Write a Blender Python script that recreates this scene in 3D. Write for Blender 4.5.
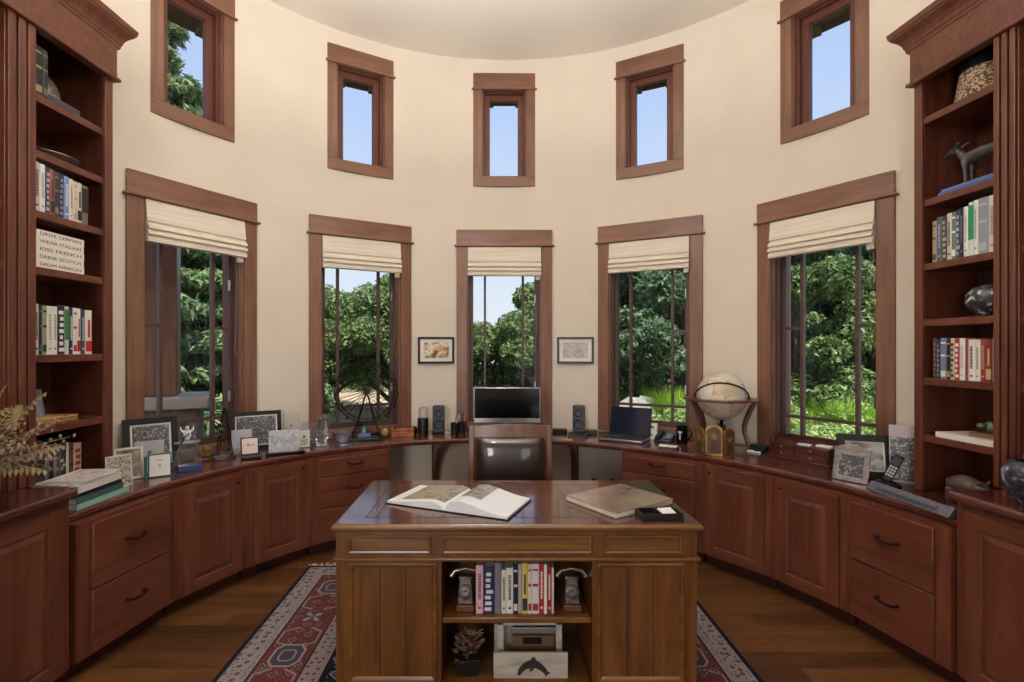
import bpy, bmesh, math, random
import numpy as np
from mathutils import Matrix, Vector, Euler
for o in list(bpy.data.objects): bpy.data.objects.remove(o)
SC = bpy.context.scene; COL = SC.collection
PI = math.pi; R_ = math.radians; rnd = random.Random(7)
def lin(c): return c/12.92 if c <= .04045 else ((c+.055)/1.055)**2.4
def rgb(r, g, b): return (lin(r/255), lin(g/255), lin(b/255), 1)

# ------------------------------------------------------------------ camera, sky, sun, lamps, exposure
HC = 1.56                                   # eye height
CX, Y0, FPX = 491.6, 347.9, 512.0           # optical axis and focal length of the 1024x682 frame
cam = bpy.data.cameras.new('camera'); cam.sensor_width = 36; cam.lens = 36*FPX/1024
cam.shift_x = (512-CX)/1024; cam.shift_y = (Y0-341)/1024; cam.clip_start = .05
co = bpy.data.objects.new('camera', cam); COL.objects.link(co); co.location = (0, 0, HC); co.rotation_euler = (PI/2, 0, 0)
SC.camera = co
SC.view_settings.view_transform = 'Standard'; SC.view_settings.look = 'None'
SC.view_settings.gamma = 1; SC.view_settings.use_curve_mapping = False
SC.view_settings.exposure = 0.0
W = bpy.data.worlds.new('sky'); SC.world = W; W.use_nodes = True
nt = W.node_tree; bg = nt.nodes['Background']
tc = nt.nodes.new('ShaderNodeTexCoord'); sx = nt.nodes.new('ShaderNodeSeparateXYZ'); cr = nt.nodes.new('ShaderNodeValToRGB')
nt.links.new(tc.outputs['Generated'], sx.inputs[0]); nt.links.new(sx.outputs['Z'], cr.inputs[0]); nt.links.new(cr.outputs[0], bg.inputs[0])
e = cr.color_ramp.elements
e[0].position = 0.0; e[0].color = rgb(236, 242, 250); e[1].position = .75; e[1].color = rgb(150, 190, 245)
x = e.new(.18); x.color = rgb(214, 230, 250); x = e.new(.4); x.color = rgb(188, 212, 250)
bg.inputs[1].default_value = 1.0
def lamp(name, kind, loc, rot, energy, color=(1, 1, 1), size=None, sizey=None, spread=None):
    l = bpy.data.lights.new(name, kind); l.energy = energy; l.color = color
    if kind == 'AREA':
        l.shape = 'RECTANGLE' if sizey else 'DISK'; l.size = size
        if sizey: l.size_y = sizey
        if spread: l.spread = spread
    o = bpy.data.objects.new(name, l); COL.objects.link(o); o.location = loc; o.rotation_euler = rot
    return o
s = lamp('sun', 'SUN', (0, -5, 20), (R_(33), 0, R_(22)), 8.0, (1, .95, .86)); s.data.angle = .01
REAR_Y = -3.2
for xx, en in ((-1.35, 85), (1.35, 12)):    # added fill lamps at two assumed windows behind the camera, left one stronger
    lamp('added_rear_fill', 'AREA', (xx, REAR_Y+.06, 1.55), (R_(90), 0, 0), en, (1, .97, .93), 1.1, 1.9)
PEND = (-.15, 2.05, 3.2)                      # unseen pendant, added to brighten the walls and ceiling
l = lamp('fill_bulb', 'POINT', (PEND[0], PEND[1], PEND[2]-.1), (0, 0, 0), 40, (1, .96, .91)); l.data.shadow_soft_size = .11  # added fill light for walls and room
lamp('fill_uplight', 'AREA', (PEND[0], PEND[1], PEND[2]+.05), (PI, 0, 0), 125, (1, .95, .88), .22)  # added fill light aimed up at the ceiling

# ------------------------------------------------------------------ materials
def newmat(name):
    m = bpy.data.materials.new(name); m.use_nodes = True
    return m, m.node_tree, m.node_tree.nodes['Principled BSDF']
def N(nt, t, **kw):
    n = nt.nodes.new(t)
    for k, v in kw.items():
        if k.startswith('i_'):
            key = k[2:]; n.inputs[int(key) if key.isdigit() else key].default_value = v
        else: setattr(n, k, v)
    return n
def plain(name, col, rough=.5, metal=0, trans=0, ior=1.45, coat=0, alpha=1, spec=.5):
    m, nt, b = newmat(name)
    b.inputs['Base Color'].default_value = rgb(*col); b.inputs['Roughness'].default_value = rough
    b.inputs['Metallic'].default_value = metal; b.inputs['Transmission Weight'].default_value = trans
    b.inputs['IOR'].default_value = ior; b.inputs['Coat Weight'].default_value = coat; b.inputs['Alpha'].default_value = alpha
    b.inputs['Specular IOR Level'].default_value = spec
    return m
def mapped(nt, scale, coord='Object', rot=(0, 0, 0)):
    tc = N(nt, 'ShaderNodeTexCoord'); mp = N(nt, 'ShaderNodeMapping')
    mp.inputs['Scale'].default_value = scale; mp.inputs['Rotation'].default_value = rot
    nt.links.new(tc.outputs[coord], mp.inputs[0]); return mp.outputs[0]
def ramp(nt, src, stops, mode='LINEAR'):
    r = N(nt, 'ShaderNodeValToRGB'); r.color_ramp.interpolation = mode
    el = r.color_ramp.elements
    while len(el) < len(stops): el.new(.5)
    for q, (p, c) in zip(el, stops): q.position = p; q.color = rgb(*c)
    nt.links.new(src, r.inputs[0]); return r.outputs[0]
def noisy(name, stops, scale, rough=.5, detail=4, metal=0, coord='Object', mode='LINEAR', bump=0, coat=0, trans=0, dist=0):
    m, nt, b = newmat(name)
    v = mapped(nt, scale if isinstance(scale, tuple) else (scale,)*3, coord)
    n = N(nt, 'ShaderNodeTexNoise', i_Detail=detail, i_Distortion=dist); n.inputs['Scale'].default_value = 1
    nt.links.new(v, n.inputs[0])
    nt.links.new(ramp(nt, n.outputs[0], stops, mode), b.inputs['Base Color'])
    b.inputs['Roughness'].default_value = rough; b.inputs['Metallic'].default_value = metal; b.inputs['Coat Weight'].default_value = coat
    b.inputs['Transmission Weight'].default_value = trans
    if bump:
        bp = N(nt, 'ShaderNodeBump', i_Strength=bump, i_Distance=.01); nt.links.new(n.outputs[0], bp.inputs['Height']); nt.links.new(bp.outputs[0], b.inputs['Normal'])
    return m
def wood(name, dark, mid, light, axis='z', rough=.35, coat=.15, k=1.0):
    sc = {'z': (14*k, 14*k, 1.1*k), 'x': (1.1*k, 14*k, 14*k), 'y': (14*k, 1.1*k, 14*k)}[axis]
    m, nt, b = newmat(name); v = mapped(nt, sc)
    n = N(nt, 'ShaderNodeTexNoise', i_Detail=7, i_Distortion=1.2, i_Roughness=.62); n.inputs['Scale'].default_value = 1
    nt.links.new(v, n.inputs[0])
    c1 = ramp(nt, n.outputs[0], [(.28, dark), (.5, mid), (.72, light)])
    v2 = mapped(nt, (3, 3, 3)); n2 = N(nt, 'ShaderNodeTexNoise', i_Detail=2); n2.inputs['Scale'].default_value = 1; nt.links.new(v2, n2.inputs[0])
    mx = N(nt, 'ShaderNodeMix', data_type='RGBA', blend_type='MULTIPLY'); mx.inputs[0].default_value = .35
    nt.links.new(c1, mx.inputs[6]); nt.links.new(ramp(nt, n2.outputs[0], [(.3, (190, 180, 175)), (.7, (255, 255, 255))]), mx.inputs[7])
    nt.links.new(mx.outputs[2], b.inputs['Base Color'])
    b.inputs['Roughness'].default_value = rough; b.inputs['Coat Weight'].default_value = coat; b.inputs['Coat Roughness'].default_value = .2
    return m
MT = {}
MT['wall'] = noisy('cream_plaster', [(.3, (222, 211, 196)), (.7, (227, 217, 202))], 3, .85, 3)
MT['ceil'] = plain('ceiling_paint', (240, 234, 224), .9)
MT['casing'] = wood('casing_alder', (110, 74, 57), (130, 90, 71), (146, 104, 85), 'z', .42, .05)
MT['casing_h'] = wood('casing_alder_across', (110, 74, 57), (130, 90, 71), (146, 104, 85), 'x', .42, .05)
MT['sash'] = plain('sash_paint', (88, 66, 60), .45)
MT['cherry'] = wood('cherry_upright', (80, 41, 29), (102, 55, 39), (120, 70, 51), 'z', .34, .15)
MT['cherry_h'] = wood('cherry_across', (80, 41, 29), (102, 55, 39), (120, 70, 51), 'x', .34, .15)
MT['cherry_top'] = wood('cherry_polished', (74, 36, 29), (90, 44, 36), (104, 54, 44), 'x', .16, .5)
MT['desk'] = wood('desk_walnut', (74, 43, 18), (108, 66, 28), (130, 84, 38), 'z', .3, .25)
MT['desk_h'] = wood('desk_walnut_across', (82, 50, 21), (118, 76, 33), (142, 96, 44), 'x', .3, .25)
MT['desk_top'] = wood('desk_top_polished', (66, 34, 22), (84, 44, 29), (98, 54, 36), 'x', .1, .8)
MT['desk_groove'] = plain('desk_groove_dark', (54, 30, 18), .5)
MT['chairwood'] = wood('chair_walnut', (82, 48, 32), (104, 64, 44), (122, 78, 56), 'z', .35, .2)
MT['leather'] = noisy('brown_leather', [(.35, (40, 28, 25)), (.7, (52, 38, 33))], 60, .28, 5, bump=.15, coat=.8)
MT['brass'] = plain('nail_brass', (170, 140, 100), .35, 1)
MT['gold'] = noisy('aged_gold', [(.3, (105, 74, 34)), (.7, (176, 136, 74))], 30, .4, 3, metal=.7)
MT['bronze'] = plain('dark_bronze', (48, 40, 36), .45, .8)
MT['black'] = plain('black_plastic', (22, 22, 25), .4)
MT['blackgloss'] = plain('black_gloss', (10, 10, 13), .12)
MT['grey'] = plain('charcoal_plastic', (58, 60, 68), .5)
MT['silver'] = plain('silver', (190, 190, 192), .28, .9)
MT['steel'] = noisy('brushed_grey', [(.3, (88, 90, 100)), (.7, (118, 120, 130))], (60, 60, 4), .4, 3, metal=.4)
MT['white'] = plain('white_paper', (232, 230, 226), .6)
MT['cream'] = plain('cream_paper', (214, 203, 184), .7)
MT['pages'] = noisy('page_edges', [(.4, (206, 198, 184)), (.6, (226, 220, 208))], (4, 200, 4), .8, 2)
MT['acrylic'] = plain('clear_acrylic', (236, 242, 246), .03, 0, .95, 1.35)
MT['crystal'] = plain('cut_crystal', (235, 242, 250), .02, 0, .97, 1.5)
MT['frost'] = noisy('etched_glass', [(.4, (196, 202, 210)), (.62, (236, 240, 244))], 40, .45, 5, trans=.35)
MT['greyplaque'] = plain('grey_plaque', (176, 178, 188), .35)
MT['tealglass'] = plain('teal_glass_edge', (60, 130, 124), .1, 0, .4)
MT['blueglass'] = plain('blue_glass', (38, 70, 130), .1, 0, .3)
MT['maroon'] = wood('valet_mahogany', (66, 30, 22), (86, 42, 31), (100, 52, 40), 'x', .3, .3)
MT['darkred'] = plain('toe_kick_dark_red', (60, 24, 17), .5)  # dark wood of the recessed toe kicks
def glass_mat():
    m = bpy.data.materials.new('window_glass'); m.use_nodes = True; nt = m.node_tree
    for n in list(nt.nodes): nt.nodes.remove(n)
    o = N(nt, 'ShaderNodeOutputMaterial'); mx = N(nt, 'ShaderNodeMixShader'); t = N(nt, 'ShaderNodeBsdfTransparent'); g = N(nt, 'ShaderNodeBsdfGlossy', i_Roughness=.02)
    f = N(nt, 'ShaderNodeFresnel', i_IOR=1.16)
    nt.links.new(f.outputs[0], mx.inputs[0]); nt.links.new(t.outputs[0], mx.inputs[1]); nt.links.new(g.outputs[0], mx.inputs[2]); nt.links.new(mx.outputs[0], o.inputs[0])
    return m
MT['glass'] = glass_mat()
def fabric():
    m, nt, b = newmat('woven_shade_linen'); v = mapped(nt, (2.5, 30, 90))
    n = N(nt, 'ShaderNodeTexNoise', i_Detail=3); n.inputs['Scale'].default_value = 1; nt.links.new(v, n.inputs[0])
    nt.links.new(ramp(nt, n.outputs[0], [(.3, (214, 202, 184)), (.65, (236, 226, 212))]), b.inputs['Base Color']); b.inputs['Roughness'].default_value = .9
    return m
MT['linen'] = fabric()
def floor_mat():
    m, nt, b = newmat('oak_floor_planks')
    br = N(nt, 'ShaderNodeTexBrick', offset=.37, i_Scale=1.0); br.inputs['Brick Width'].default_value = 1.5; br.inputs['Row Height'].default_value = .125
    br.inputs['Mortar Size'].default_value = .0018; br.inputs['Mortar Smooth'].default_value = .1; br.inputs['Bias'].default_value = 0
    br.inputs['Color1'].default_value = (0, 0, 0, 1); br.inputs['Color2'].default_value = (1, 1, 1, 1); br.inputs['Mortar'].default_value = (.5, .5, .5, 1)
    nt.links.new(mapped(nt, (1, 1, 1)), br.inputs[0])
    n = N(nt, 'ShaderNodeTexNoise', i_Detail=7, i_Distortion=1.0); n.inputs['Scale'].default_value = 1; nt.links.new(mapped(nt, (2.2, 22, 1)), n.inputs[0])
    a = N(nt, 'ShaderNodeMath', operation='MULTIPLY_ADD'); a.inputs[1].default_value = .35; nt.links.new(br.outputs['Color'], a.inputs[0])
    s = N(nt, 'ShaderNodeMath', operation='MULTIPLY'); s.inputs[1].default_value = .7; nt.links.new(n.outputs[0], s.inputs[0]); nt.links.new(s.outputs[0], a.inputs[2])
    c = ramp(nt, a.outputs[0], [(.2, (50, 30, 17)), (.45, (84, 53, 30)), (.75, (112, 74, 43))])
    mx = N(nt, 'ShaderNodeMix', data_type='RGBA'); nt.links.new(br.outputs['Fac'], mx.inputs[0]); nt.links.new(c, mx.inputs[6]); mx.inputs[7].default_value = rgb(34, 20, 12)
    nt.links.new(mx.outputs[2], b.inputs['Base Color']); b.inputs['Roughness'].default_value = .32
    return m
MT['floor'] = floor_mat()
def leaf_mat(name, c0, c1, c2, thru=.35):
    m = bpy.data.materials.new(name); m.use_nodes = True; nt = m.node_tree
    for n in list(nt.nodes): nt.nodes.remove(n)
    o = N(nt, 'ShaderNodeOutputMaterial'); mx = N(nt, 'ShaderNodeMixShader'); mx.inputs[0].default_value = thru
    d = N(nt, 'ShaderNodeBsdfDiffuse'); t = N(nt, 'ShaderNodeBsdfTranslucent')
    n = N(nt, 'ShaderNodeTexNoise', i_Detail=3); n.inputs['Scale'].default_value = 1; nt.links.new(mapped(nt, (9, 9, 9)), n.inputs[0])
    c = ramp(nt, n.outputs[0], [(.32, c0), (.5, c1), (.68, c2)])
    nt.links.new(c, d.inputs[0]); nt.links.new(c, t.inputs[0]); nt.links.new(d.outputs[0], mx.inputs[1]); nt.links.new(t.outputs[0], mx.inputs[2]); nt.links.new(mx.outputs[0], o.inputs[0])
    return m
_pc = {}
def paint(col, rough=.5):
    k = (col, rough)
    if k not in _pc: _pc[k] = plain('paint_%d_%d_%d' % col, col, rough)
    return _pc[k]
_ph = {}
def photo(key, cols, scale=18, dist=.6):
    if key not in _ph:
        _ph[key] = noisy('print_'+key, [(.3+.4*i/(len(cols)-1), c) for i, c in enumerate(cols)], scale, .3, 6, dist=dist)
    return _ph[key]

# ------------------------------------------------------------------ mesh builder and object helpers
class MB:
    def __init__(s): s.v = []; s.f = []; s.m = []; s.mat = Matrix()
    def at(s, loc=(0, 0, 0), rot=(0, 0, 0), scale=(1, 1, 1)):
        s.mat = Matrix.LocRotScale(Vector(loc), Euler(rot), Vector(scale)); return s
    def add(s, vs, fs, m=0):
        k = len(s.v)
        for p in vs: s.v.append(tuple(s.mat @ Vector(p)))
        for f in fs: s.f.append([i+k for i in f]); s.m.append(m)
        return s
    def box(s, x0, x1, y0, y1, z0, z1, m=0):
        return s.add([(x0, y0, z0), (x1, y0, z0), (x1, y1, z0), (x0, y1, z0), (x0, y0, z1), (x1, y0, z1), (x1, y1, z1), (x0, y1, z1)],
                     [(0, 3, 2, 1), (4, 5, 6, 7), (0, 1, 5, 4), (1, 2, 6, 5), (2, 3, 7, 6), (3, 0, 4, 7)], m)
    def loft(s, rings, m=0, caps=True, closed=False):
        n = len(rings[0]); vs = [p for r in rings for p in r]; fs = []
        K = len(rings)
        for i in range(K if closed else K-1):
            for j in range(n):
                a, b = i*n+j, i*n+(j+1) % n; c, d = ((i+1) % K)*n+(j+1) % n, ((i+1) % K)*n+j
                fs.append((a, b, c, d))
        if caps and not closed: fs.append(tuple(range(n-1, -1, -1))); fs.append(tuple((K-1)*n+j for j in range(n)))
        return s.add(vs, fs, m)
    def prism(s, pts, z0, z1, m=0): return s.loft([[(x, y, z0) for x, y in pts], [(x, y, z1) for x, y in pts]], m)
    def prismy(s, pts, y0, y1, m=0): return s.loft([[(x, y0, z) for x, z in pts], [(x, y1, z) for x, z in pts]], m)
    def prismx(s, pts, x0, x1, m=0): return s.loft([[(x0, y, z) for y, z in pts], [(x1, y, z) for y, z in pts]], m)
    def tube(s, pts, r, n=8, m=0, closed=False, flat=1):
        P = [Vector(p) for p in pts]; K = len(P); rs = r if isinstance(r, (list, tuple)) else [r]*K; rings = []; up = None
        for i in range(K):
            t = (P[(i+1) % K]-P[i-1]) if closed else (P[min(i+1, K-1)]-P[max(i-1, 0)])
            t.normalize()
            if up is None: up = Vector((0, 0, 1)) if abs(t.z) < .9 else Vector((1, 0, 0))
            a = t.cross(up); a.normalize(); b = a.cross(t); up = b
            rings.append([tuple(P[i]+a*rs[i]*math.cos(2*PI*j/n)+b*rs[i]*flat*math.sin(2*PI*j/n)) for j in range(n)])
        return s.loft(rings, m, True, closed)
    def lathe(s, prof, n=24, m=0, c=(0, 0, 0)):
        return s.loft([[(c[0]+r*math.cos(2*PI*j/n), c[1]+r*math.sin(2*PI*j/n), c[2]+z) for j in range(n)] for r, z in prof], m)
    def ball(s, c, r, n=12, m=0):
        rx, ry, rz = r if isinstance(r, tuple) else (r, r, r); K = max(6, n//2+1)
        return s.loft([[(c[0]+rx*max(.02, math.sin(PI*i/K))*math.cos(2*PI*j/n), c[1]+ry*max(.02, math.sin(PI*i/K))*math.sin(2*PI*j/n), c[2]-rz*math.cos(PI*i/K)) for j in range(n)] for i in range(K+1)], m)
    def quad(s, a, b, c, d, m=0): return s.add([a, b, c, d], [(0, 1, 2, 3)], m)
    def build(s, name, mats, parent=None, loc=None, rot=None, smooth=None, bev=0, seg=2, fixn=True, remesh=0):
        me = bpy.data.meshes.new(name); me.from_pydata(s.v, [], s.f)
        for mm in (mats if isinstance(mats, (list, tuple)) else [mats]): me.materials.append(MT[mm] if isinstance(mm, str) else mm)
        me.polygons.foreach_set('material_index', s.m)
        if fixn:
            bm = bmesh.new(); bm.from_mesh(me); bmesh.ops.recalc_face_normals(bm, faces=bm.faces); bm.to_mesh(me); bm.free()
        o = bpy.data.objects.new(name, me); COL.objects.link(o)
        if smooth or bev:
            me.shade_smooth(); me.set_sharp_from_angle(angle=R_(smooth or 35))
        if bev:
            b = o.modifiers.new('bevel', 'BEVEL'); b.width = bev; b.segments = seg; b.limit_method = 'ANGLE'; b.angle_limit = R_(40); b.harden_normals = False
        if remesh:
            r = o.modifiers.new('remesh', 'REMESH'); r.mode = 'VOXEL'; r.voxel_size = remesh; r.use_smooth_shade = True
            q = o.modifiers.new('smooth', 'SMOOTH'); q.iterations = 4
        if parent: o.parent = parent
        if loc: o.location = loc
        if rot: o.rotation_euler = rot
        return o
def tag(o, label, cat, group=None, kind=None):
    if label: o['label'] = label
    if cat: o['category'] = cat
    if group: o['group'] = group
    if kind: o['kind'] = kind
    return o
def thing(name, label, cat, loc=(0, 0, 0), rot=(0, 0, 0), group=None):
    o = bpy.data.objects.new(name, None); COL.objects.link(o); o.empty_display_size = .05
    o.location = loc; o.rotation_euler = rot if isinstance(rot, (tuple, list)) else (0, 0, rot)
    return tag(o, label, cat, group)
def struct(o): o['kind'] = 'structure'; return o
def copy_tree(o, parent=None):
    c = o.copy(); COL.objects.link(c)
    if parent: c.parent = parent
    for ch in list(o.children): copy_tree(ch, c)
    return c
def ray(px, py): return ((px-CX)/FPX, (Y0-py)/FPX)          # per metre of depth
def at(px, py, z):                                         # where a sight line meets the level z
    a, b = ray(px, py); Y = (z-HC)/b; return Vector((a*Y, Y, z))
def dep(px, py, Y): a, b = ray(px, py); return Vector((a*Y, Y, HC+b*Y))
def lettering(text, size, mat, parent, loc, rot, w=None, name='lettering', depth=.0004):
    cu = bpy.data.curves.new('t', 'FONT'); cu.body = text; cu.size = size; cu.align_x = 'CENTER'; cu.align_y = 'CENTER'; cu.extrude = depth
    t = bpy.data.objects.new('t', cu); COL.objects.link(t); dg = bpy.context.evaluated_depsgraph_get()
    me = bpy.data.meshes.new_from_object(t.evaluated_get(dg)); bpy.data.objects.remove(t)
    if w:
        xs = [v.co.x for v in me.vertices]; k = w/max(1e-6, max(xs)-min(xs))
        for v in me.vertices: v.co.x *= k
    me.materials.clear(); me.materials.append(mat); me.name = name
    o = bpy.data.objects.new(name, me); COL.objects.link(o); o.parent = parent; o.location = loc; o.rotation_euler = rot
    return o

# ------------------------------------------------------------------ room shell
C = Vector((.143, 2.365)); RW = 2.60; TH0 = R_(-.467); ZC = 4.35; CT = .78; RC = 1.99; CC = Vector((.09, 2.37)); WT = .22
def pol(th, r, c=C): return Vector((c.x+r*math.sin(th), c.y+r*math.cos(th)))
TE = math.acos((2.93-C.y)/RW)
WIN = [TH0+R_(30*i) for i in (-2, -1, 0, 1, 2)]
holes = [(t, math.atan(.385/2.55), .80, 2.57) for t in WIN]+[(t, math.atan(.24/2.58), 3.17, 4.12) for t in WIN]
ths = set(round(-TE+2*TE*i/110, 5) for i in range(111))
for t, h, a, b in holes: ths |= {round(t-h, 5), round(t+h, 5)}
ths = sorted(ths); zs = [-.02, .80, 2.57, 3.17, 4.12, ZC+.05]
w = MB(); nz = len(zs)
for r in (RW, RW+WT):
    for t in ths:
        p = pol(t, r)
        for z in zs: w.v.append((p.x, p.y, z))
off = len(ths)*nz
solid = {}
for i in range(len(ths)-1):
    tm = (ths[i]+ths[i+1])/2
    for k in range(nz-1):
        zm = (zs[k]+zs[k+1])/2
        solid[i, k] = not any(abs(tm-t) < h and a < zm < b for t, h, a, b in holes)
for (i, k), ok in solid.items():
    if not ok: continue
    a, b, c_, d = i*nz+k, (i+1)*nz+k, (i+1)*nz+k+1, i*nz+k+1
    w.f.append([a, b, c_, d]); w.f.append([a+off, d+off, c_+off, b+off])
    for (di, dk), (p, q) in {(-1, 0): (a, d), (1, 0): (b, c_), (0, -1): (a, b), (0, 1): (d, c_)}.items():
        if not solid.get((i+di, k+dk), False): w.f.append([p, q, q+off, p+off])
w.m = [0]*len(w.f)
struct(w.build('wall_front', 'wall', smooth=30))
XL, XR = -2.62, 2.80
def slab(name, x0, x1, y0, y1, z0, z1, mat): return struct(MB().box(x0, x1, y0, y1, z0, z1).build(name, mat))
slab('wall_left', XL-.15, XL, REAR_Y, 2.95, 0, ZC, 'wall'); slab('wall_right', XR, XR+.15, REAR_Y, 2.95, 0, ZC, 'wall')
pe = pol(TE, RW)
slab('wall_left_return', XL-.15, C.x-(pe.x-C.x), 2.93, 3.10, 0, ZC, 'wall'); slab('wall_right_return', pe.x, XR+.15, 2.93, 3.10, 0, ZC, 'wall')
b = MB()
for x0, x1, z0, z1 in ((XL-.15, -1.95, 0, ZC), (-.75, .75, 0, ZC), (1.95, XR+.15, 0, ZC), (-1.95, -.75, 0, .55), (-1.95, -.75, 2.55, ZC), (.75, 1.95, 0, .55), (.75, 1.95, 2.55, ZC)):  # leaves openings for the two assumed rear windows
    b.box(x0, x1, REAR_Y-.15, REAR_Y, z0, z1)
struct(b.build('wall_back', 'wall'))
arc = [pol(-TE+2*TE*i/60, RW+WT-.01) for i in range(61)]
outline = [(XL-.14, REAR_Y-.14), (XL-.14, 2.95)]+[(p.x, p.y) for p in arc]+[(XR+.14, 2.95), (XR+.14, REAR_Y-.14)]
struct(MB().prism(outline, -.12, 0).build('floor', 'floor'))
struct(MB().prism(outline, ZC, ZC+.12).build('ceiling', 'ceil'))
t = thing('added_pendant', 'added bronze ring pendant for fill light, hanging unseen from the ceiling', 'pendant lamp', (PEND[0], PEND[1], PEND[2]))  # made-up fixture to carry the two fill lamps
MB().tube([(0, 0, .17), (0, 0, ZC-PEND[2]-.03)], .008, 8).build('rod', 'bronze', t); MB().lathe([(.06, ZC-PEND[2]-.001), (.06, ZC-PEND[2]-.03), (.02, ZC-PEND[2]-.04)], 20).build('canopy', 'bronze', t)
b = MB().tube([(.14*math.cos(2*PI*k/32), .14*math.sin(2*PI*k/32), 0) for k in range(32)], .012, 8, 0, True)
for k in range(4): b.tube([(.14*math.cos(PI*k/2), .14*math.sin(PI*k/2), 0), (0, 0, .18)], .006, 6)
b.build('ring', 'bronze', t)
# two assumed plain windows in the unseen rear wall, matching the added fill lamps
for i, xx in enumerate((-1.35, 1.35)):
    t = struct(bpy.data.objects.new('window_%d' % (11+i), None)); COL.objects.link(t); t.location = (xx, REAR_Y, 0)
    b = MB()
    for x0, x1, z0, z1 in ((-.7, -.6, .45, 2.65), (.6, .7, .45, 2.65), (-.6, .6, .45, .55), (-.6, .6, 2.55, 2.65)): b.box(x0, x1, 0, .025, z0, z1)
    b.build('casing', 'casing', t)
    b = MB().box(-.02, .02, -.1, -.06, .55, 2.55).box(-.6, .6, -.1, -.06, 1.5, 1.54); b.build('muntin', 'sash', t)

# ------------------------------------------------------------------ windows
def win_frame(n, th, r):
    t = struct(bpy.data.objects.new('window_%d' % n, None)); COL.objects.link(t)
    p = pol(th, r); t.location = (p.x, p.y, 0); t.rotation_euler = (0, 0, -th); return t
def lower_window(n, th):
    t = win_frame(n, th, 2.537)
    for s in (-1, 1):
        MB().box(min(s*.458, s*.356), max(s*.458, s*.356), 0, .075, CT+.012, 2.53).build('side_casing', 'casing', t, bev=.003)
        MB().box(min(s*.40, s*.345), max(s*.40, s*.345), .03, .27, CT+.02, 2.56).build('jamb', 'casing', t)
    MB().box(-.458, .458, -.004, .075, 2.545, 2.692).build('head_casing', 'casing_h', t, bev=.003)
    MB().box(-.478, .478, -.022, .07, 2.529, 2.546).build('bead_moulding', 'casing_h', t, bev=.005)
    MB().box(-.40, .40, .03, .27, 2.53, 2.575).build('head_jamb', 'casing_h', t)
    MB().box(-.356, .356, .0, .27, CT+.012, .85).build('sill', 'casing_h', t, bev=.003)
    b = MB(); y0, y1 = .125, .175
    for s in (-1, 1): b.box(min(s*.345, s*.302), max(s*.345, s*.302), y0, y1, .85, 2.53)
    b.box(-.302, .302, y0, y1, .85, .895).box(-.302, .302, y0, y1, 2.48, 2.53)
    for s in (-1, 1): b.box(min(s*.345, s*.33), max(s*.345, s*.33), .07, .125, .85, 2.53)
    b.build('sash', 'sash', t, bev=.002)
    b = MB()
    for s in (-1, 1):
        b.box(s*.187-.011, s*.187+.011, .132, .168, .895, 2.48)
        b.box(min(s*.302, s*.198), max(s*.302, s*.198), .132, .168, 1.70, 1.722)
    b.box(-.302, .302, .131, .169, 1.022, 1.044).box(-.302, .302, .131, .169, 2.33, 2.352)
    b.build('muntin_grid', 'sash', t)
    MB().box(-.303, .303, .148, .152, .89, 2.485).build('pane', 'glass', t)
    b = MB().box(-.02, .02, .09, .125, .855, .875); b.tube([(0, .1, .873), (.03, .09, .88), (.07, .085, .874)], .005, 6); b.build('crank_handle', 'bronze', t, smooth=40)
    b = MB().box(.298, .308, .105, .125, 1.15, 1.23).box(.298, .308, .105, .125, 2.0, 2.08); b.build('sash_lock', 'silver', t)
    return t
def upper_window(n, th):
    t = win_frame(n, th, 2.579); zb, zt = 3.118, 4.213
    for s in (-1, 1):
        MB().box(min(s*.299, s*.214), max(s*.299, s*.214), 0, .05, zb+.10, zt-.15).build('side_casing', 'casing', t, bev=.003)
        MB().box(min(s*.25, s*.206), max(s*.25, s*.206), .02, .235, zb+.08, zt-.12).build('jamb', 'casing', t)
    MB().box(-.299, .299, 0, .05, zb, zb+.10).build('bottom_casing', 'casing_h', t, bev=.003)
    MB().box(-.299, .299, -.004, .05, zt-.148, zt).build('head_casing', 'casing_h', t, bev=.003)
    MB().box(-.315, .315, -.02, .045, zt-.163, zt-.147).build('bead_moulding', 'casing_h', t, bev=.004)
    MB().box(-.25, .25, .02, .235, zb+.05, zb+.102).box(-.25, .25, .02, .235, zt-.15, zt-.10).build('head_jamb', 'casing_h', t)
    b = MB()
    for (u, y0, y1, k) in ((.206, .06, .10, .018), (.19, .10, .15, .052)):
        for s in (-1, 1): b.box(min(s*u, s*(u-k)), max(s*u, s*(u-k)), y0, y1, zb+.10, zt-.15)
        b.box(-u+k, u-k, y0, y1, zb+.10, zb+.10+k*.7).box(-u+k, u-k, y0, y1, zt-.15-k-(.206-u), zt-.15)
    b.build('sash', plain('upper_sash', (104, 60, 50), .45), t, bev=.003)
    MB().box(-.14, .14, .123, .127, zb+.13, zt-.2).build('pane', 'glass', t)
LW = [lower_window(i+1, t) for i, t in enumerate(WIN)]
for i, t in enumerate(WIN): upper_window(i+6, t)
SHADE = ['cream woven roman shade on the far left window beside the left bookcase', 'cream woven roman shade over the window behind the spoked metal wheel',
         'cream woven roman shade on the middle window above the monitor', 'cream woven roman shade over the window behind the open laptop',
         'cream woven roman shade on the far right window above the wooden valet box']
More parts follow.
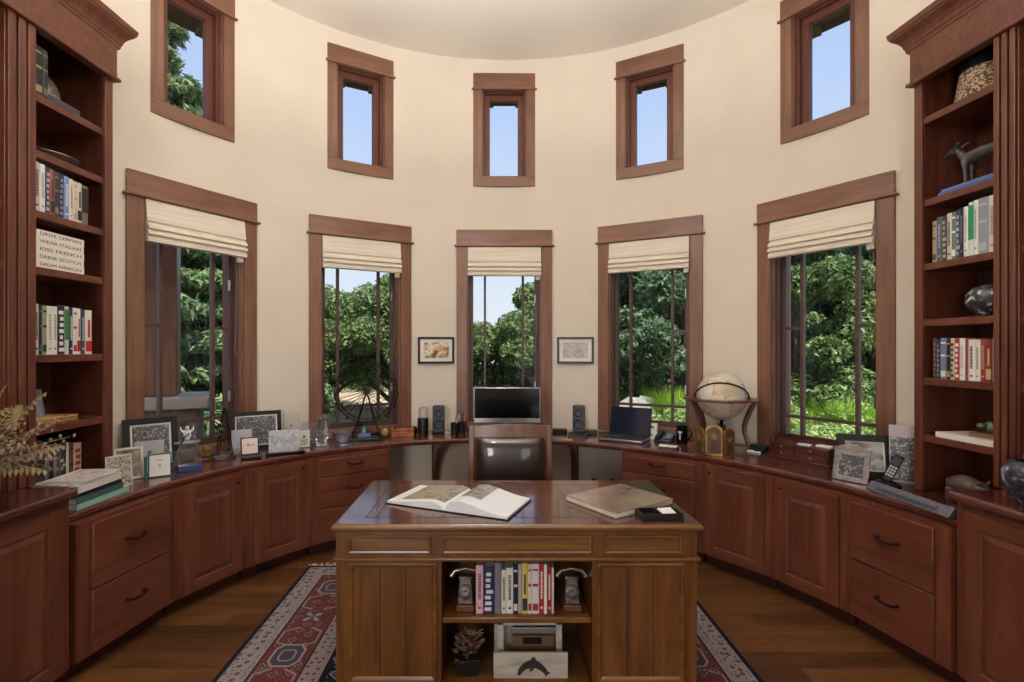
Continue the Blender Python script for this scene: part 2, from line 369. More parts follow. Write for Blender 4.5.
def shade(th, label):
    t = thing('roman_shade', label, 'window shade', (pol(th, 2.537).x, pol(th, 2.537).y, 2.25), (0, 0, -th), 'roman shades on the five tall windows')
    P = [(.045, .27), (-.004, .275), (-.012, .20), (-.02, .135), (-.006, .13), (-.034, .105), (-.04, .085), (-.014, .082), (-.042, .06), (-.046, .045), (-.02, .04), (-.034, .018), (-.032, 0), (.03, 0), (.045, .03)]
    MB().prismx(P, -.35, .35).build('folded_fabric', 'linen', t, smooth=25)
    b = MB()
    b.tube([(.31, .03, 0), (.312, .04, -.5), (.30, .045, -.72), (.32, .05, -.76), (.335, .045, -.70), (.33, .04, -.3), (.328, .03, 0)], .0016, 5); b.build('pull_cord', paint((150, 136, 120), .8), t, smooth=60)
    MB().box(.30, .345, .0, .03, -.04, .02).build('cord_lock', 'linen', t, bev=.006)
for t, l in zip(WIN, SHADE): shade(t, l)

# ------------------------------------------------------------------ base cabinets around the curve
RT = [(-180, 2.055), (-20, 2.06), (5, 2.05), (28, 1.955), (60, 1.965), (78, 1.99), (92, 2.035), (180, 2.035)]
def rim(th, off=0.0):                      # the free curve of the counter's front edge
    d = math.degrees(th)
    for (a, r0), (b_, r1) in zip(RT, RT[1:]):
        if a <= d <= b_: q = (d-a)/(b_-a); q = q*q*(3-2*q); return pol(th, r0+(r1-r0)*q+off, CC)
def on_face(px, off=-.038):                # angle on the curved cabinet front that a picture column sees
    k = (px-CX)/FPX; Y = 5.0
    while Y > 2.3:
        th = math.atan2(k*Y-CC.x, Y-CC.y); p = rim(th, off)
        if math.hypot(k*Y-CC.x, Y-CC.y) <= (p-CC).length: return th
        Y -= .002
    return math.copysign(PI/2, k)
def circ(px, R):
    k = (px-CX)/FPX; A = 1+k*k; B = -2*(k*C.x+C.y); D = C.x**2+C.y**2-R*R
    Y = (-B+math.sqrt(B*B-4*A*D))/(2*A); return math.atan2(k*Y-C.x, Y-C.y)
def pull(parent, x, z, w=.105):
    b = MB(); y = -.004
    b.tube([(x-w/2, y, z), (x-w/2, y-.022, z-.002), (x-w*.3, y-.026, z-.008), (x, y-.027, z-.011), (x+w*.3, y-.026, z-.008), (x+w/2, y-.022, z-.002), (x+w/2, y, z)], .0055, 6)
    b.ball((x-w/2, y, z), (.011, .006, .011), 8).ball((x+w/2, y, z), (.011, .006, .011), 8)
    b.build('pull_handle', 'bronze', parent, smooth=50)
def knob(parent, x, z):
    MB().at((x, -.022, z), (PI/2, 0, 0)).lathe([(.005, .016), (.005, 0), (.013, -.004), (.014, -.012), (.006, -.017)], 12).build('knob', 'bronze', parent, smooth=50)
def raised_door(parent, x0, x1, z0, z1, knob_side=1, mat='cherry', math_='cherry_h', name='door'):
    f = .065; y = -.02
    b = MB()
    b.box(x0, x0+f, y, 0, z0, z1).box(x1-f, x1, y, 0, z0, z1).box(x0+f, x1-f, y, 0, z0, z0+f, 1).box(x0+f, x1-f, y, 0, z1-f, z1, 1)
    g = .008
    def ring(i, yy): return [(x0+f+i, yy, z0+f+i), (x1-f-i, yy, z0+f+i), (x1-f-i, yy, z1-f-i), (x0+f+i, yy, z1-f-i)]
    b.loft([ring(-.01, y+.0), ring(.006, y+.011)], 0, False)                     # ogee lip
    b.loft([ring(0, -.001), ring(.004, -.008), ring(.034, -.018), ring(.04, -.018)], 0)
    d = b.build(name, [mat, math_], parent)
    if knob_side: knob(d, (x1-.03) if knob_side > 0 else (x0+.03), z1-.04)
    return d
def drawer(parent, x0, x1, z0, z1, handle=True):
    d = MB().box(x0, x1, -.02, 0, z0, z1).build('drawer', 'cherry_h', parent, bev=.003)
    if handle: pull(d, (x0+x1)/2, (z0+z1)/2+.02) ; d.children[0].location = (0, -.018, 0)
    return d
def cabinet(label, pa, pb, o0, o1, kind, ks=1):
    a0, a1 = (on_face(v) if v > 3.5 else v for v in (pa, pb)); p0, p1 = rim(a0, -.038), rim(a1, -.038)
    mid = (p0+p1)/2; u = (p1-p0); wd = u.length; rz = math.atan2(u.y, u.x)
    t = thing('base_cabinet', label, 'cabinet', (mid.x, mid.y, 0), (0, 0, rz), 'base cabinets around the curved wall')
    q0, q1 = pol(a0, 2.46, CC), pol(a1, 2.46, CC); E1, E2 = p0.copy(), p1-p0
    inv = Matrix.Translation((mid.x, mid.y, 0)) @ Matrix.Rotation(rz, 4, 'Z'); inv.invert()
    l0, l1 = inv @ Vector((q0.x, q0.y, 0)), inv @ Vector((q1.x, q1.y, 0)); h = wd/2-.0006
    MB().prism([(-h, 0), (h, 0), (l1.x-.001, l1.y), (l0.x+.001, l0.y)], .09, .737).build('carcass', 'cherry', t)
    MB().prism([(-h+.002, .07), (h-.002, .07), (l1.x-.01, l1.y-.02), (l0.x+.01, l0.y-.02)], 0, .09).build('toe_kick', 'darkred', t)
    def lx(px):
        k = (px-CX)/FPX; q = (k*E1.y-E1.x)/(E2.x-k*E2.y); p = E1+E2*q      # sight line against the flat front
        return (inv @ Vector((p.x, p.y, 0))).x
    x0, x1 = lx(o0), lx(o1)
    if kind == 'door':
        raised_door(t, x0, x1, .10, .722, ks)
    else:
        z = kind
        for i in range(len(z)-1): drawer(t, x0, x1, z[i]+.004, z[i+1]-.004)
    return t
AEL, AER = -(PI/2-.002), math.acos((2.325-CC.y)/2.0)
cabinet('red cherry base cabinet of two deep drawers under the stack of teal books', AEL, 174.5, 90, 167, [.10, .405, .722])
cabinet('cherry base cabinet with raised panel door under the crystal award on blue base', 174.5, 246.5, 182, 240, 'door', 1)
cabinet('cherry base cabinet with raised panel door under the etched glass block', 246.5, 312, 253, 305, 'door', 1)
cabinet('cherry base cabinet of three drawers under the spoked metal wheel', 312, 390, 319, 387, [.10, .35, .585, .722])
cabinet('cherry base cabinet of drawers to the right of the knee space, below the laptop', 622, 701, 624, 695, [.10, .35, .60, .722])
cabinet('cherry base cabinet with raised panel door under the globe stand', 701, 771.5, 707, 765, 'door', -1)
cabinet('dark cherry base cabinet with raised panel door under the wooden valet box', 771.5, 846.5, 778, 840, 'door', -1)
cabinet('dark cherry base cabinet of two deep drawers under the long grey bar', 846.5, AER, 853, 936, [.10, .41, .722])
o = MB().box(-.06, .06, 0, .012, .01, .075).build('floor_vent', 'black', bev=.002)
a = (on_face(246.5)+on_face(312))/2-.05; p = rim(a, -.006); o.location = (p.x, p.y, 0); o.rotation_euler = (0, 0, -a)
tag(o, 'small black vent grille in the toe kick of the left cabinets', 'vent')
YL, YR = 2.355, 2.32                        # where the lower counter meets the taller ends
aL = -math.acos((YL-CC.y)/2.055); aR = math.acos((YR-CC.y)/2.035)
front = [rim(aL+(aR-aL)*i/90) for i in range(91)]
tb = math.acos((2.925-C.y)/(RW-.004))
back = [pol(tb-2*tb*i/64, RW-.004) for i in range(65)]
pts = [(p.x, p.y) for p in front]+[(XR-.01, YR), (XR-.01, 2.925)]+[(p.x, p.y) for p in back]+[(XL+.01, 2.925), (XL+.01, YL)]
tag(MB().prism(pts, CT-.042, CT).build('countertop', 'cherry_top', bev=.014, seg=3), 'long polished cherry countertop curving under all five tall windows', 'countertop')
def corbel(px, label):
    a = circ(px, RW-.1)
    t = thing('counter_bracket', label, 'bracket', (pol(a, RW-.006).x, pol(a, RW-.006).y, 0), (0, 0, -a), 'curved brackets under the counter')
    pr = []
    for i in range(13):
        q = PI/2*i/12; pr.append((-.045-.40*(1-math.cos(q)), .20+.50*math.sin(q)))
    outer = [(-.44, .735), (0-.0, .735), (0, .10), (-.04, .10)]
    inner = pr
    MB().prismx([(0, .736), (0, .12), (-.05, .12)]+inner+[(-.47, .70), (-.47, .736)], -.024, .024).build('curved_brace', 'cherry', t, smooth=40)
    MB().box(-.035, .035, -.012, 0, .10, .736).build('wall_plate', 'cherry', t)
corbel(437, 'curved dark wood bracket under the counter left of the leather chair')
corbel(574, 'curved dark wood bracket under the counter right of the leather chair')
for px, lab in ((594, 'white wall outlet with a black plug below the counter, nearer the chair'), (612, 'white wall outlet below the counter beside the right drawer cabinet')):
    a = circ(px, RW); p = pol(a, RW-.002)
    t = thing('wall_outlet', lab, 'outlet', (p.x, p.y, HC-(478-Y0)/FPX*p.y), (0, 0, -a))
    MB().box(-.036, .036, -.006, 0, -.058, .058).build('cover_plate', 'cream', t, bev=.002)
    MB().box(-.018, .018, -.03, -.006, -.032, -.002).build('plug', 'black', t, bev=.004)
# taller end units that carry the bookcases
def end_base(side, xf, y1, label):
    t = thing('end_cabinet', label, 'cabinet', (xf, y1, 0), (0, 0, PI/2 if side < 0 else -PI/2))
    # local: +y into the wall, x along the front; the far end is x=0 toward the curve
    sg = -1 if side < 0 else 1; L = 1.5; D = (xf-XL-.004) if side < 0 else (XR-xf-.004)
    def bx(b, xa, xb, *r, m=0): return b.box(min(sg*xa, sg*xb), max(sg*xa, sg*xb), *r, m)
    bx(MB(), 0, L, 0, D, .09, .875).build('carcass', 'cherry', t)
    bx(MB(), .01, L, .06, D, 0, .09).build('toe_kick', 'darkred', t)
    bx(MB(), -.022, L, -.03, D, .872, .915).build('raised_top', 'cherry_top', t, bev=.014, seg=3)
    for k in range(2):
        a, b_ = .055+.66*k, .055+.66*k+.62
        raised_door(t, min(sg*a, sg*b_), max(sg*a, sg*b_), .10, .845, 0)
    return t
end_base(-1, -1.936, 2.345, 'taller cherry end cabinet with raised top under the dried fern arrangement')
end_base(1, 2.10, 2.31, 'taller dark cherry end cabinet with raised top under the dark stone vase')

# ------------------------------------------------------------------ bookcases
def bookcase(side, P, dr, s0, s1, s2, zsh, label, up=0):
    e1 = Vector((dr[0], dr[1], 0)).normalized(); e2 = Vector((e1.y, -e1.x, 0)) if side < 0 else Vector((-e1.y, e1.x, 0))
    t = thing('bookcase', label, 'bookcase', (P[0], P[1], 0))
    F = Matrix(((e1.x, e2.x, 0, 0), (e1.y, e2.y, 0, 0), (0, 0, 1, 0), (0, 0, 0, 1)))
    def B(): b = MB(); b.mat = F.copy(); return b
    D = .36; near = s2+.62; zb = .916
    B().box(0, s0-.012, 0, .02, CT+.001, 3.06+up).box(0, .022, .02, D, CT+.001, 3.15+up).build('side_panel', 'cherry', t, bev=.002)
    B().box(.02, s1, D-.02, D, CT+.002, 3.15+up).box(s1, near, D-.02, D, zb, 3.15+up).build('back_panel', 'cherry', t)
    b = B().box(s1, s2, -.004, .024, zb, 3.06+up)
    wst = (s2-s1)/3.0
    for k in range(3): b.box(s1+k*wst+.005, s1+(k+1)*wst-.005, -.018, -.004, zb, 3.04+up)
    b.build('fluted_pilaster', 'cherry', t, bev=.003)
    B().box(s1+.01, s1+.03, .024, D-.02, zb, 3.15+up).build('divider_panel', 'cherry', t)
    B().box(s2-.03, s2-.01, .024, D-.02, zb, 3.15+up).build('divider_panel', 'cherry', t)
    for z in zsh:
        B().box(.024, s1+.009, .012, D-.021, z-.038, z).build('shelf', 'cherry_h', t, bev=.003)
        B().box(s2-.009, near-.03, .012, D-.021, z-.038, z).build('shelf', 'cherry_h', t, bev=.003)
    B().box(near-.03, near, -.004, D, zb, 3.15+up).build('side_panel', 'cherry', t)
    B().box(-.004, near, -.022, .02, 3.02+up, 3.205+up).build('frieze', 'cherry_h', t, bev=.002)
    B().box(-.02, near, -.036, .02, 3.002+up, 3.022+up).build('bead_moulding', 'cherry_h', t, bev=.005)
    B().box(0, near, .0, D, 3.15+up, 3.19+up).build('top_panel', 'cherry', t)
    prof = [(3.19, .024), (3.205, .034), (3.215, .034), (3.222, .04), (3.24, .046), (3.262, .062), (3.285, .088), (3.288, .094), (3.296, .094), (3.30, .102), (3.325, .108), (3.33, .108)]
    b = B(); b.loft([[(-p*.8, -p*.8, z), (near, -p*.8, z), (near, D, z), (-p*.8, D, z)] for z, p in [(q+up, p_) for q, p_ in prof]]); b.build('crown_moulding', 'cherry_h', t)
    def place(s, d, z): v = Vector(P).to_3d()+e1*s+e2*d; return Vector((v.x, v.y, z))
    rz = math.atan2(-e1.y, -e1.x) if side < 0 else math.atan2(e1.y, e1.x)
    return place, rz, s0, s1
ZL = [1.18, 1.527, 1.95, 2.22, 2.51, 2.78]; ZR = [1.089, 1.397, 1.714, 2.016, 2.363, 2.81]
PLc = bookcase(-1, (-2.15, 2.907), (-.03, -1), .067, .487, .632, ZL, 'tall red cherry bookcase with crown moulding at the left of the room', .07)
PRc = bookcase(1, (2.335, 2.83), (.05, -1), .06, .436, .541, ZR, 'tall red cherry bookcase with crown moulding at the right of the room')

# ------------------------------------------------------------------ desk
DX0, DX1, DY0, DY1, DZ = -.712, .942, 2.27, 3.05, .775
dk = thing('desk', 'big walnut desk with an open book bay facing the room', 'desk', ((DX0+DX1)/2, (DY0+DY1)/2, 0))
dx, dy = (DX1-DX0)/2, (DY1-DY0)/2
lx = lambda px: (px-CX)/FPX*2.305-(DX0+DX1)/2
F0 = -dy+.035                                # front plane of the desk body (local y)
b = MB()
def rr(e, z): return [(-dx+e, -dy+e, z), (dx-e, -dy+e, z), (dx-e, dy-e, z), (-dx+e, dy-e, z)]
b.loft([rr(.03, DZ-.042), rr(.03, DZ-.038), rr(.012, DZ-.034), rr(.0, DZ-.022), rr(.0, DZ-.012), rr(.008, DZ-.004)], 0)
b.build('top_moulding', 'desk_h', dk)
b = MB().loft([rr(.008, DZ-.0045), rr(.012, DZ-.001), rr(.016, DZ)], 0); b.build('desk_top', 'desk_top', dk)
b = MB()
for s in (-1, 1):
    b.box(min(s*(dx-.13), s*(dx-.135)), max(s*(dx-.13), s*(dx-.135)), -dy+.10, dy-.10, DZ, DZ+.0006)
for yy in (-dy+.10, dy-.105): b.box(-dx+.13, dx-.13, yy, yy+.005, DZ, DZ+.0006)
for k in range(-5, 6):                       # angled plank joints of the parquet field
    b.box(k*.13-.0012, k*.13+.0012, -dy+.105, dy-.105, DZ, DZ+.0004)
b.build('inlay_line', 'desk_groove', dk)
xa, xb, xc, xd = lx(336), lx(441.4), lx(592.4), lx(697)
def panel(b, x0, x1, z0, z1, y, fw=.02, vert=0):
    rings = lambda e, yy: [(x0+e, yy, z0+e), (x1-e, yy, z0+e), (x1-e, yy, z1-e), (x0+e, yy, z1-e)]
    b.loft([rings(0, y), rings(0, y-.010), rings(.006, y-.014), rings(.014, y-.012), rings(fw, y-.001)], 1, False)
    b.box(x0+fw-.001, x1-fw+.001, y-.0012, y, z0+fw-.001, z1-fw+.001, 0 if vert else 1)
    if vert:
        for k in range(1, 3): xx = x0+fw+(x1-x0-2*fw)*k/3; b.box(xx-.0025, xx+.0025, y-.0016, y, z0+fw, z1-fw, 2)
for x0, x1, nm in ((xa, xb, 'left'), (xc, xd, 'right')):
    b = MB().box(x0, x1, F0, dy-.035, .012, .603)
    panel(b, x0+.06*(nm == 'left')+.02*(nm != 'left')+.0, x1-.02*(nm == 'left')-.06*(nm != 'left')-.0, .06, .595, F0, .022, 1)
    b.box(x0-.008*(nm == 'left'), x1+.008*(nm != 'left'), F0-.02, dy-.03, .0115, .045)
    b.build('pedestal', ['desk', 'desk_h', 'desk_groove'], dk)
MB().box(xa-.012, xd+.012, F0-.016, dy-.025, .603, .620).build('waist_moulding', 'desk_h', dk, bev=.006)
MB().box(xa, xd, F0, dy-.035, .620, DZ-.041).build('drawer_case', 'desk', dk)
u = [lx(348), lx(431), lx(442), lx(592), lx(604), lx(682)]
for i in range(3):
    b = MB(); panel(b, u[2*i], u[2*i+1], .636, .718, F0, .012); b.build('drawer_front', ['desk_h', 'desk_h'], dk)
MB().box(xb, xc, F0+.45, F0+.47, .012, .603).build('bay_back', 'desk', dk)
MB().box(xb, xc, F0+.0, F0+.45, .012, .03).build('bay_floor', 'desk_h', dk)
MB().box(xb+.001, xc-.001, F0+.012, F0+.449, .313, .339).build('bay_shelf', 'desk_h', dk, bev=.005)
SHZ, BFZ = .339, .03; DYF = DY0+.035         # world depth of the bay opening

# ------------------------------------------------------------------ leather chair behind the desk
ch = thing('desk_chair', 'walnut side chair with nailhead trimmed brown leather back, behind the desk', 'chair', (.13, 3.50, .012))
def cur(x): return .05*(1-(x/.28)**2)-.05      # gentle curve of the back
for s in (-1, 1):
    MB().loft([[(s*.270-.02, .02+y, z), (s*.270+.02, .02+y, z), (s*.270+.02, .05+y, z), (s*.270-.02, .05+y, z)] for y, z in ((.10, 0), (.0, .44), (.0, .60), (.03, .88), (.047, 1.006))]).build('back_post', 'chairwood', ch, bev=.006)
    MB().loft([[(s*.25-r, -.42-r, z), (s*.25+r, -.42-r, z), (s*.25+r, -.42+r, z), (s*.25-r, -.42+r, z)] for r, z in ((.015, 0), (.024, .42))]).build('front_leg', 'chairwood', ch, bev=.004)
    MB().box(s*.25-.012, s*.25+.012, -.40, .04, .16, .19).build('side_stretcher', 'chairwood', ch)
MB().loft([[(x, y0, z0), (x, y1, z0), (x, y1+.01, z1), (x, y0+.01, z1)] for x, y0, y1, z0, z1 in [(-.26+.52*i/12, .045-cur(-.26+.52*i/12)*.4, .075-cur(-.26+.52*i/12)*.4,   .925, 1.003+.012*math.cos(PI*(i/12-.5))) for i in range(13)]]).build('top_rail', 'chairwood', ch, bev=.004)
MB().box(-.245, .245, .02, .05, .53, .575).build('lower_rail', 'chairwood', ch, bev=.004)
MB().box(-.27, .27, -.44, .05, .40, .455).build('seat_frame', 'chairwood', ch, bev=.006)
def pad(b, hx, z0, z1, y0, bulge, lean):
    nu, nv = 14, 14; vs = []; fs = []
    for i in range(nu+1):
        for j in range(nv+1):
            q, r = 2*i/nu-1, 2*j/nv-1; k = ((1-q**4)*(1-r**4))**.5
            z = z0+(z1-z0)*(j/nv); vs.append((q*hx, y0-bulge*k+lean*(z-z0), z))
    for i in range(nu):
        for j in range(nv): a = i*(nv+1)+j; fs.append((a, a+nv+1, a+nv+2, a+1))
    b.add(vs, fs)
b = MB(); pad(b, .25, .575, .934, .04, .058, .08); pad(b, .25, .575, .934, .055, -.03, .08)
b.box(-.24, .24, .03, .06, .575, .60); b.build('leather_back', 'leather', ch, smooth=60, fixn=False)
b = MB()
for k in range(40):
    q = k/39
    for x, z in ((-.241, .60+.32*q), (.241, .60+.32*q), (-.241+.482*q, .923)):
        b.ball((x, .034+.08*(z-.575), z), .0048, 6)
tag(b.build('nailhead_trim', 'brass', ch, smooth=60), None, None, kind='stuff')
b = MB(); vs = []
b.loft([[(x*k, y, z) for x, y in ((-.255, -.43), (.255, -.43), (.235, .03), (-.235, .03))] for k, z in ((1, .455), (1.0, .49))]); b.loft([[(-.255, -.43, .49), (.255, -.43, .49), (.235, .03, .49), (-.235, .03, .49)], [(-.2, -.37, .515), (.2, -.37, .515), (.18, -.02, .515), (-.18, -.02, .515)]])
b.build('leather_seat', 'leather', ch, bev=.015, seg=3)

# ------------------------------------------------------------------ rug
def rug_mat(hx, hy, cx, cy):
    m, nt, b = newmat('persian_rug_wool'); L = nt.links
    g = N(nt, 'ShaderNodeTexCoord'); sp = N(nt, 'ShaderNodeSeparateXYZ'); L.new(g.outputs['Object'], sp.inputs[0])
    def mth(op, a, b_=None):
        n = N(nt, 'ShaderNodeMath', operation=op)
        for i, v in enumerate((a, b_)):
            if v is None: continue
            if isinstance(v, (int, float)): n.inputs[i].default_value = v
            else: L.new(v, n.inputs[i])
        return n.outputs[0]
    d = mth('MINIMUM', mth('SUBTRACT', hx, mth('ABSOLUTE', sp.outputs[0])), mth('SUBTRACT', hy, mth('ABSOLUTE', sp.outputs[1])))
    navy, wht, red, drk = (30, 31, 45), (136, 128, 128), (98, 54, 53), (38, 27, 32)
    stops = [(0, navy), (.022, wht), (.115, (120, 110, 116)), (.118, wht), (.142, (120, 110, 116)), (.148, drk), (.156, red), (.385, drk), (.393, wht), (.49, drk), (.497, navy)]
    base = ramp(nt, d, stops, 'CONSTANT')
    def motif(scale, th, c, prev, lo=0, hi=9, metric='MANHATTAN', rand=.6):
        v = N(nt, 'ShaderNodeTexVoronoi', distance=metric, voronoi_dimensions='2D'); v.inputs['Scale'].default_value = scale; v.inputs['Randomness'].default_value = rand
        L.new(g.outputs['Object'], v.inputs['Vector'])
        f = mth('MULTIPLY', mth('LESS_THAN', v.outputs['Distance'], th*.85), mth('MULTIPLY', mth('GREATER_THAN', d, lo), mth('LESS_THAN', d, hi)))
        mx = N(nt, 'ShaderNodeMix', data_type='RGBA'); L.new(f, mx.inputs[0]); L.new(prev, mx.inputs[6]); mx.inputs[7].default_value = rgb(*c); return mx.outputs[2]
    c = motif(19, .36, (100, 72, 76), base, .026, .11); c = motif(34, .24, (66, 58, 72), c, .026, .11, rand=1)
    c = motif(48, .3, (70, 66, 96), c, .12, .14, rand=1)
    c = motif(13, .40, (126, 114, 112), c, .165, .375, rand=.9); c = motif(13, .30, (60, 54, 68), c, .165, .375, rand=.9); c = motif(13, .14, (128, 66, 62), c, .165, .375, rand=.9)
    c = motif(32, .22, (52, 34, 46), c, .165, .375, rand=1)
    c = motif(24, .32, (110, 58, 62), c, .398, .485)
    c = motif(9, .42, (136, 128, 130), c, .51, 9); c = motif(9, .3, (96, 44, 48), c, .51, 9); c = motif(30, .2, (140, 130, 140), c, .51, 9, rand=1)
    L.new(c, b.inputs['Base Color']); b.inputs['Roughness'].default_value = 1; b.inputs['Specular IOR Level'].default_value = .1
    return m
RX0, RX1, RY0, RY1 = -1.30, 1.262, .55, 3.64
hx, hy = (RX1-RX0)/2, (RY1-RY0)/2
rg = thing('area_rug', 'red, navy and ivory patterned oriental rug with fringe under the desk', 'rug', ((RX0+RX1)/2, (RY0+RY1)/2, 0))
pm = rug_mat(hx, hy, 0, 0)
b = MB().box(-hx, hx, -hy, hy, .001, .011, 0)
def outline_loop(pts, wdt, z, m):
    n = len(pts)
    for i in range(n):
        a, c = Vector(pts[i]), Vector(pts[(i+1) % n]); t = (c-a).normalized(); nn = Vector((-t.y, t.x))*wdt/2
        b.quad((*(a+nn), z), (*(a-nn), z), (*(c-nn), z), (*(c+nn), z), m)
for s in (-1, 1):                              # big medallions and the zigzag vine of the red border
    xm = s*(hx-.27)
    for k in range(9):
        ym = hy-.32-k*.37; r = .075
        if k % 2 == 0:
            P = [(xm-r, ym-.05), (xm-.045, ym-.09), (xm+.045, ym-.09), (xm+r, ym-.05), (xm+r, ym+.05), (xm+.045, ym+.09), (xm-.045, ym+.09), (xm-r, ym+.05)]
            b.add([(*p, .0113) for p in P], [tuple(range(8))], 2); outline_loop(P, .012, .0116, 1)
            outline_loop([(xm+.5*(p[0]-xm), ym+.5*(p[1]-ym)) for p in P], .008, .0116, 1)
        else:
            for q in range(8):
                a = q*PI/4; p = [(xm+.014*math.cos(a+.9), ym+.014*math.sin(a+.9)), (xm+.05*math.cos(a+.3), ym+.05*math.sin(a+.3)), (xm+.062*math.cos(a), ym+.062*math.sin(a)), (xm+.05*math.cos(a-.3), ym+.05*math.sin(a-.3)), (xm+.014*math.cos(a-.9), ym+.014*math.sin(a-.9))]
                b.add([(*v, .0113) for v in p], [(0, 1, 2, 3, 4)], 1 if q % 2 else 2)
        for dx_, sgn in ((.1, 1), (-.1, -1)):
            P = [(xm+dx_*.3, ym-.11), (xm+dx_, ym-.15), (xm+dx_, ym-.26), (xm+dx_*.35, ym-.28)]
            for i in range(3):
                a_, c_ = Vector(P[i]), Vector(P[i+1]); t = (c_-a_).normalized(); nn = Vector((-t.y, t.x))*.004
                b.quad((*(a_+nn), .0116), (*(a_-nn), .0116), (*(c_-nn), .0116), (*(c_+nn), .0116), 1)
b.build('woven_pile', [pm, paint((138, 126, 120), 1), paint((60, 56, 70), 1)], rg)
b = MB()
for k in range(190):
    x = -hx+2*hx*k/189; j = rnd.uniform(-.012, .012); l = rnd.uniform(.04, .07)
    b.tube([(x, hy, .006), (x+j, hy+l*.6, .006), (x+j*2.4, hy+l, .004)], .0035, 4)
tag(b.build('fringe', paint((190, 180, 164), 1), rg), None, None, kind='stuff')

# ------------------------------------------------------------------ outside: ground, eaves, porch post, trees, shrubs
OUT = RW+WT
def gz(x, y):                                 # the garden rises to the right of the tower
    q = min(1, max(0, (x+.5)/4))*min(1, max(0, (math.hypot(x-.143, y-2.365)-3.3)/2))*(1 if y > 3 else 0); return -.55+q*.85
b = MB(); n = 80
for i in range(n+1):
    for j in range(n+1): x = -30+60*i/n; y = 2.5+40*j/n; b.v.append((x, y, gz(x, y)-.06*math.sin(x*1.3)*math.cos(y)))
for i in range(n):
    for j in range(n): a = i*(n+1)+j; b.f.append([a, a+n+1, a+n+2, a+1]); b.m.append(0)
MT['ground'] = noisy('garden_ground', [(.3, (70, 84, 44)), (.5, (116, 112, 74)), (.7, (150, 140, 110))], 1.6, 1, 6)
struct(b.build('garden_ground', 'ground', smooth=60))
ev = struct(bpy.data.objects.new('trim_1', None)); COL.objects.link(ev)
K = 60; ang = [-R_(100)+R_(200)*i/K for i in range(K+1)]
ring = lambda r, z: [(pol(a, r).x, pol(a, r).y, z) for a in ang]
def strip(b, A, B_, m=0):
    k = len(b.v); b.v += A+B_; L_ = len(A)
    for i in range(L_-1): b.f.append([k+i, k+i+1, k+L_+i+1, k+L_+i]); b.m.append(m)
b = MB(); strip(b, ring(OUT, 4.52), ring(3.42, 4.36)); strip(b, ring(3.42, 4.36), ring(3.44, 4.30)); strip(b, ring(3.44, 4.30), ring(3.47, 4.42)); strip(b, ring(3.47, 4.42), ring(OUT, 4.62))
b.build('eave_boards', plain('eave_stain', (92, 66, 50), .6), ev)
rm = plain('rafter_stain', (78, 56, 42), .6)
for i in range(36):
    a = -R_(96)+R_(192)*i/35; p = pol(a, OUT)
    MB().add([(-.04, 0, 4.36), (.04, 0, 4.36), (.04, .58, 4.26), (-.04, .58, 4.26), (-.04, 0, 4.50), (.04, 0, 4.50), (.04, .58, 4.36), (-.04, .58, 4.36)], [(0, 1, 2, 3), (4, 5, 6, 7), (0, 1, 5, 4), (1, 2, 6, 5), (2, 3, 7, 6), (3, 0, 4, 7)]).build('rafter', rm, ev, (p.x, p.y, 0), (0, 0, -a))
stone = noisy('field_stone', [(.3, (84, 80, 76)), (.55, (120, 114, 106)), (.75, (150, 142, 130))], 9, .9, 5, bump=.5)
t = thing('porch_pier', 'grey stone pier with flat cap carrying a brown post outside the far left window', 'pier', (-2.62, 4.1, -.55), (0, 0, R_(25)))
MB().box(-.26, .26, -.24, .24, 0, 1.64).build('stone_shaft', stone, t, bev=.02)
MB().box(-.33, .33, -.30, .30, 1.64, 1.73).build('cap_stone', plain('cap_limestone', (168, 160, 150), .8), t, bev=.01)
MB().box(-.16, .10, -.12, .12, 1.73, 3.2).build('timber_post', 'casing', t, bev=.01)
# neighbouring low building seen through the second window
t = thing('outbuilding', 'low white outbuilding with a tan ribbed roof beyond the second window', 'building', (-3.45, 12.6, -.55))
MB().box(-2.0, 1.9, 0, 4, 0, .62).build('wall', paint((226, 226, 222), .8), t)
b = MB().box(-2.2, 2.1, -.4, 4.2, .62, .70)
for k in range(18): b.box(-2.2+k*.25, -2.14+k*.25, -.4, 4.2, .70, .74)
b.build('ribbed_roof', paint((186, 166, 136), .7), t)
MB().box(.9, 1.5, -.03, 0, 0, .56).build('door', paint((70, 72, 76), .5), t)
MT['bark'] = noisy('tree_bark', [(.3, (56, 46, 40)), (.7, (96, 82, 70))], (20, 20, 3), .95, 5)
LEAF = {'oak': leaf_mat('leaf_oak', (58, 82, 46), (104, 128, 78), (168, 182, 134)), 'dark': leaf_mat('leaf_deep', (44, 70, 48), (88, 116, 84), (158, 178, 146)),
        'pine': leaf_mat('leaf_pine', (66, 92, 66), (110, 136, 96), (168, 182, 134)), 'shrub': leaf_mat('leaf_shrub', (98, 124, 66), (146, 170, 102), (194, 208, 146)), 'grass': leaf_mat('leaf_grass', (104, 146, 40), (140, 180, 62), (176, 206, 96))}
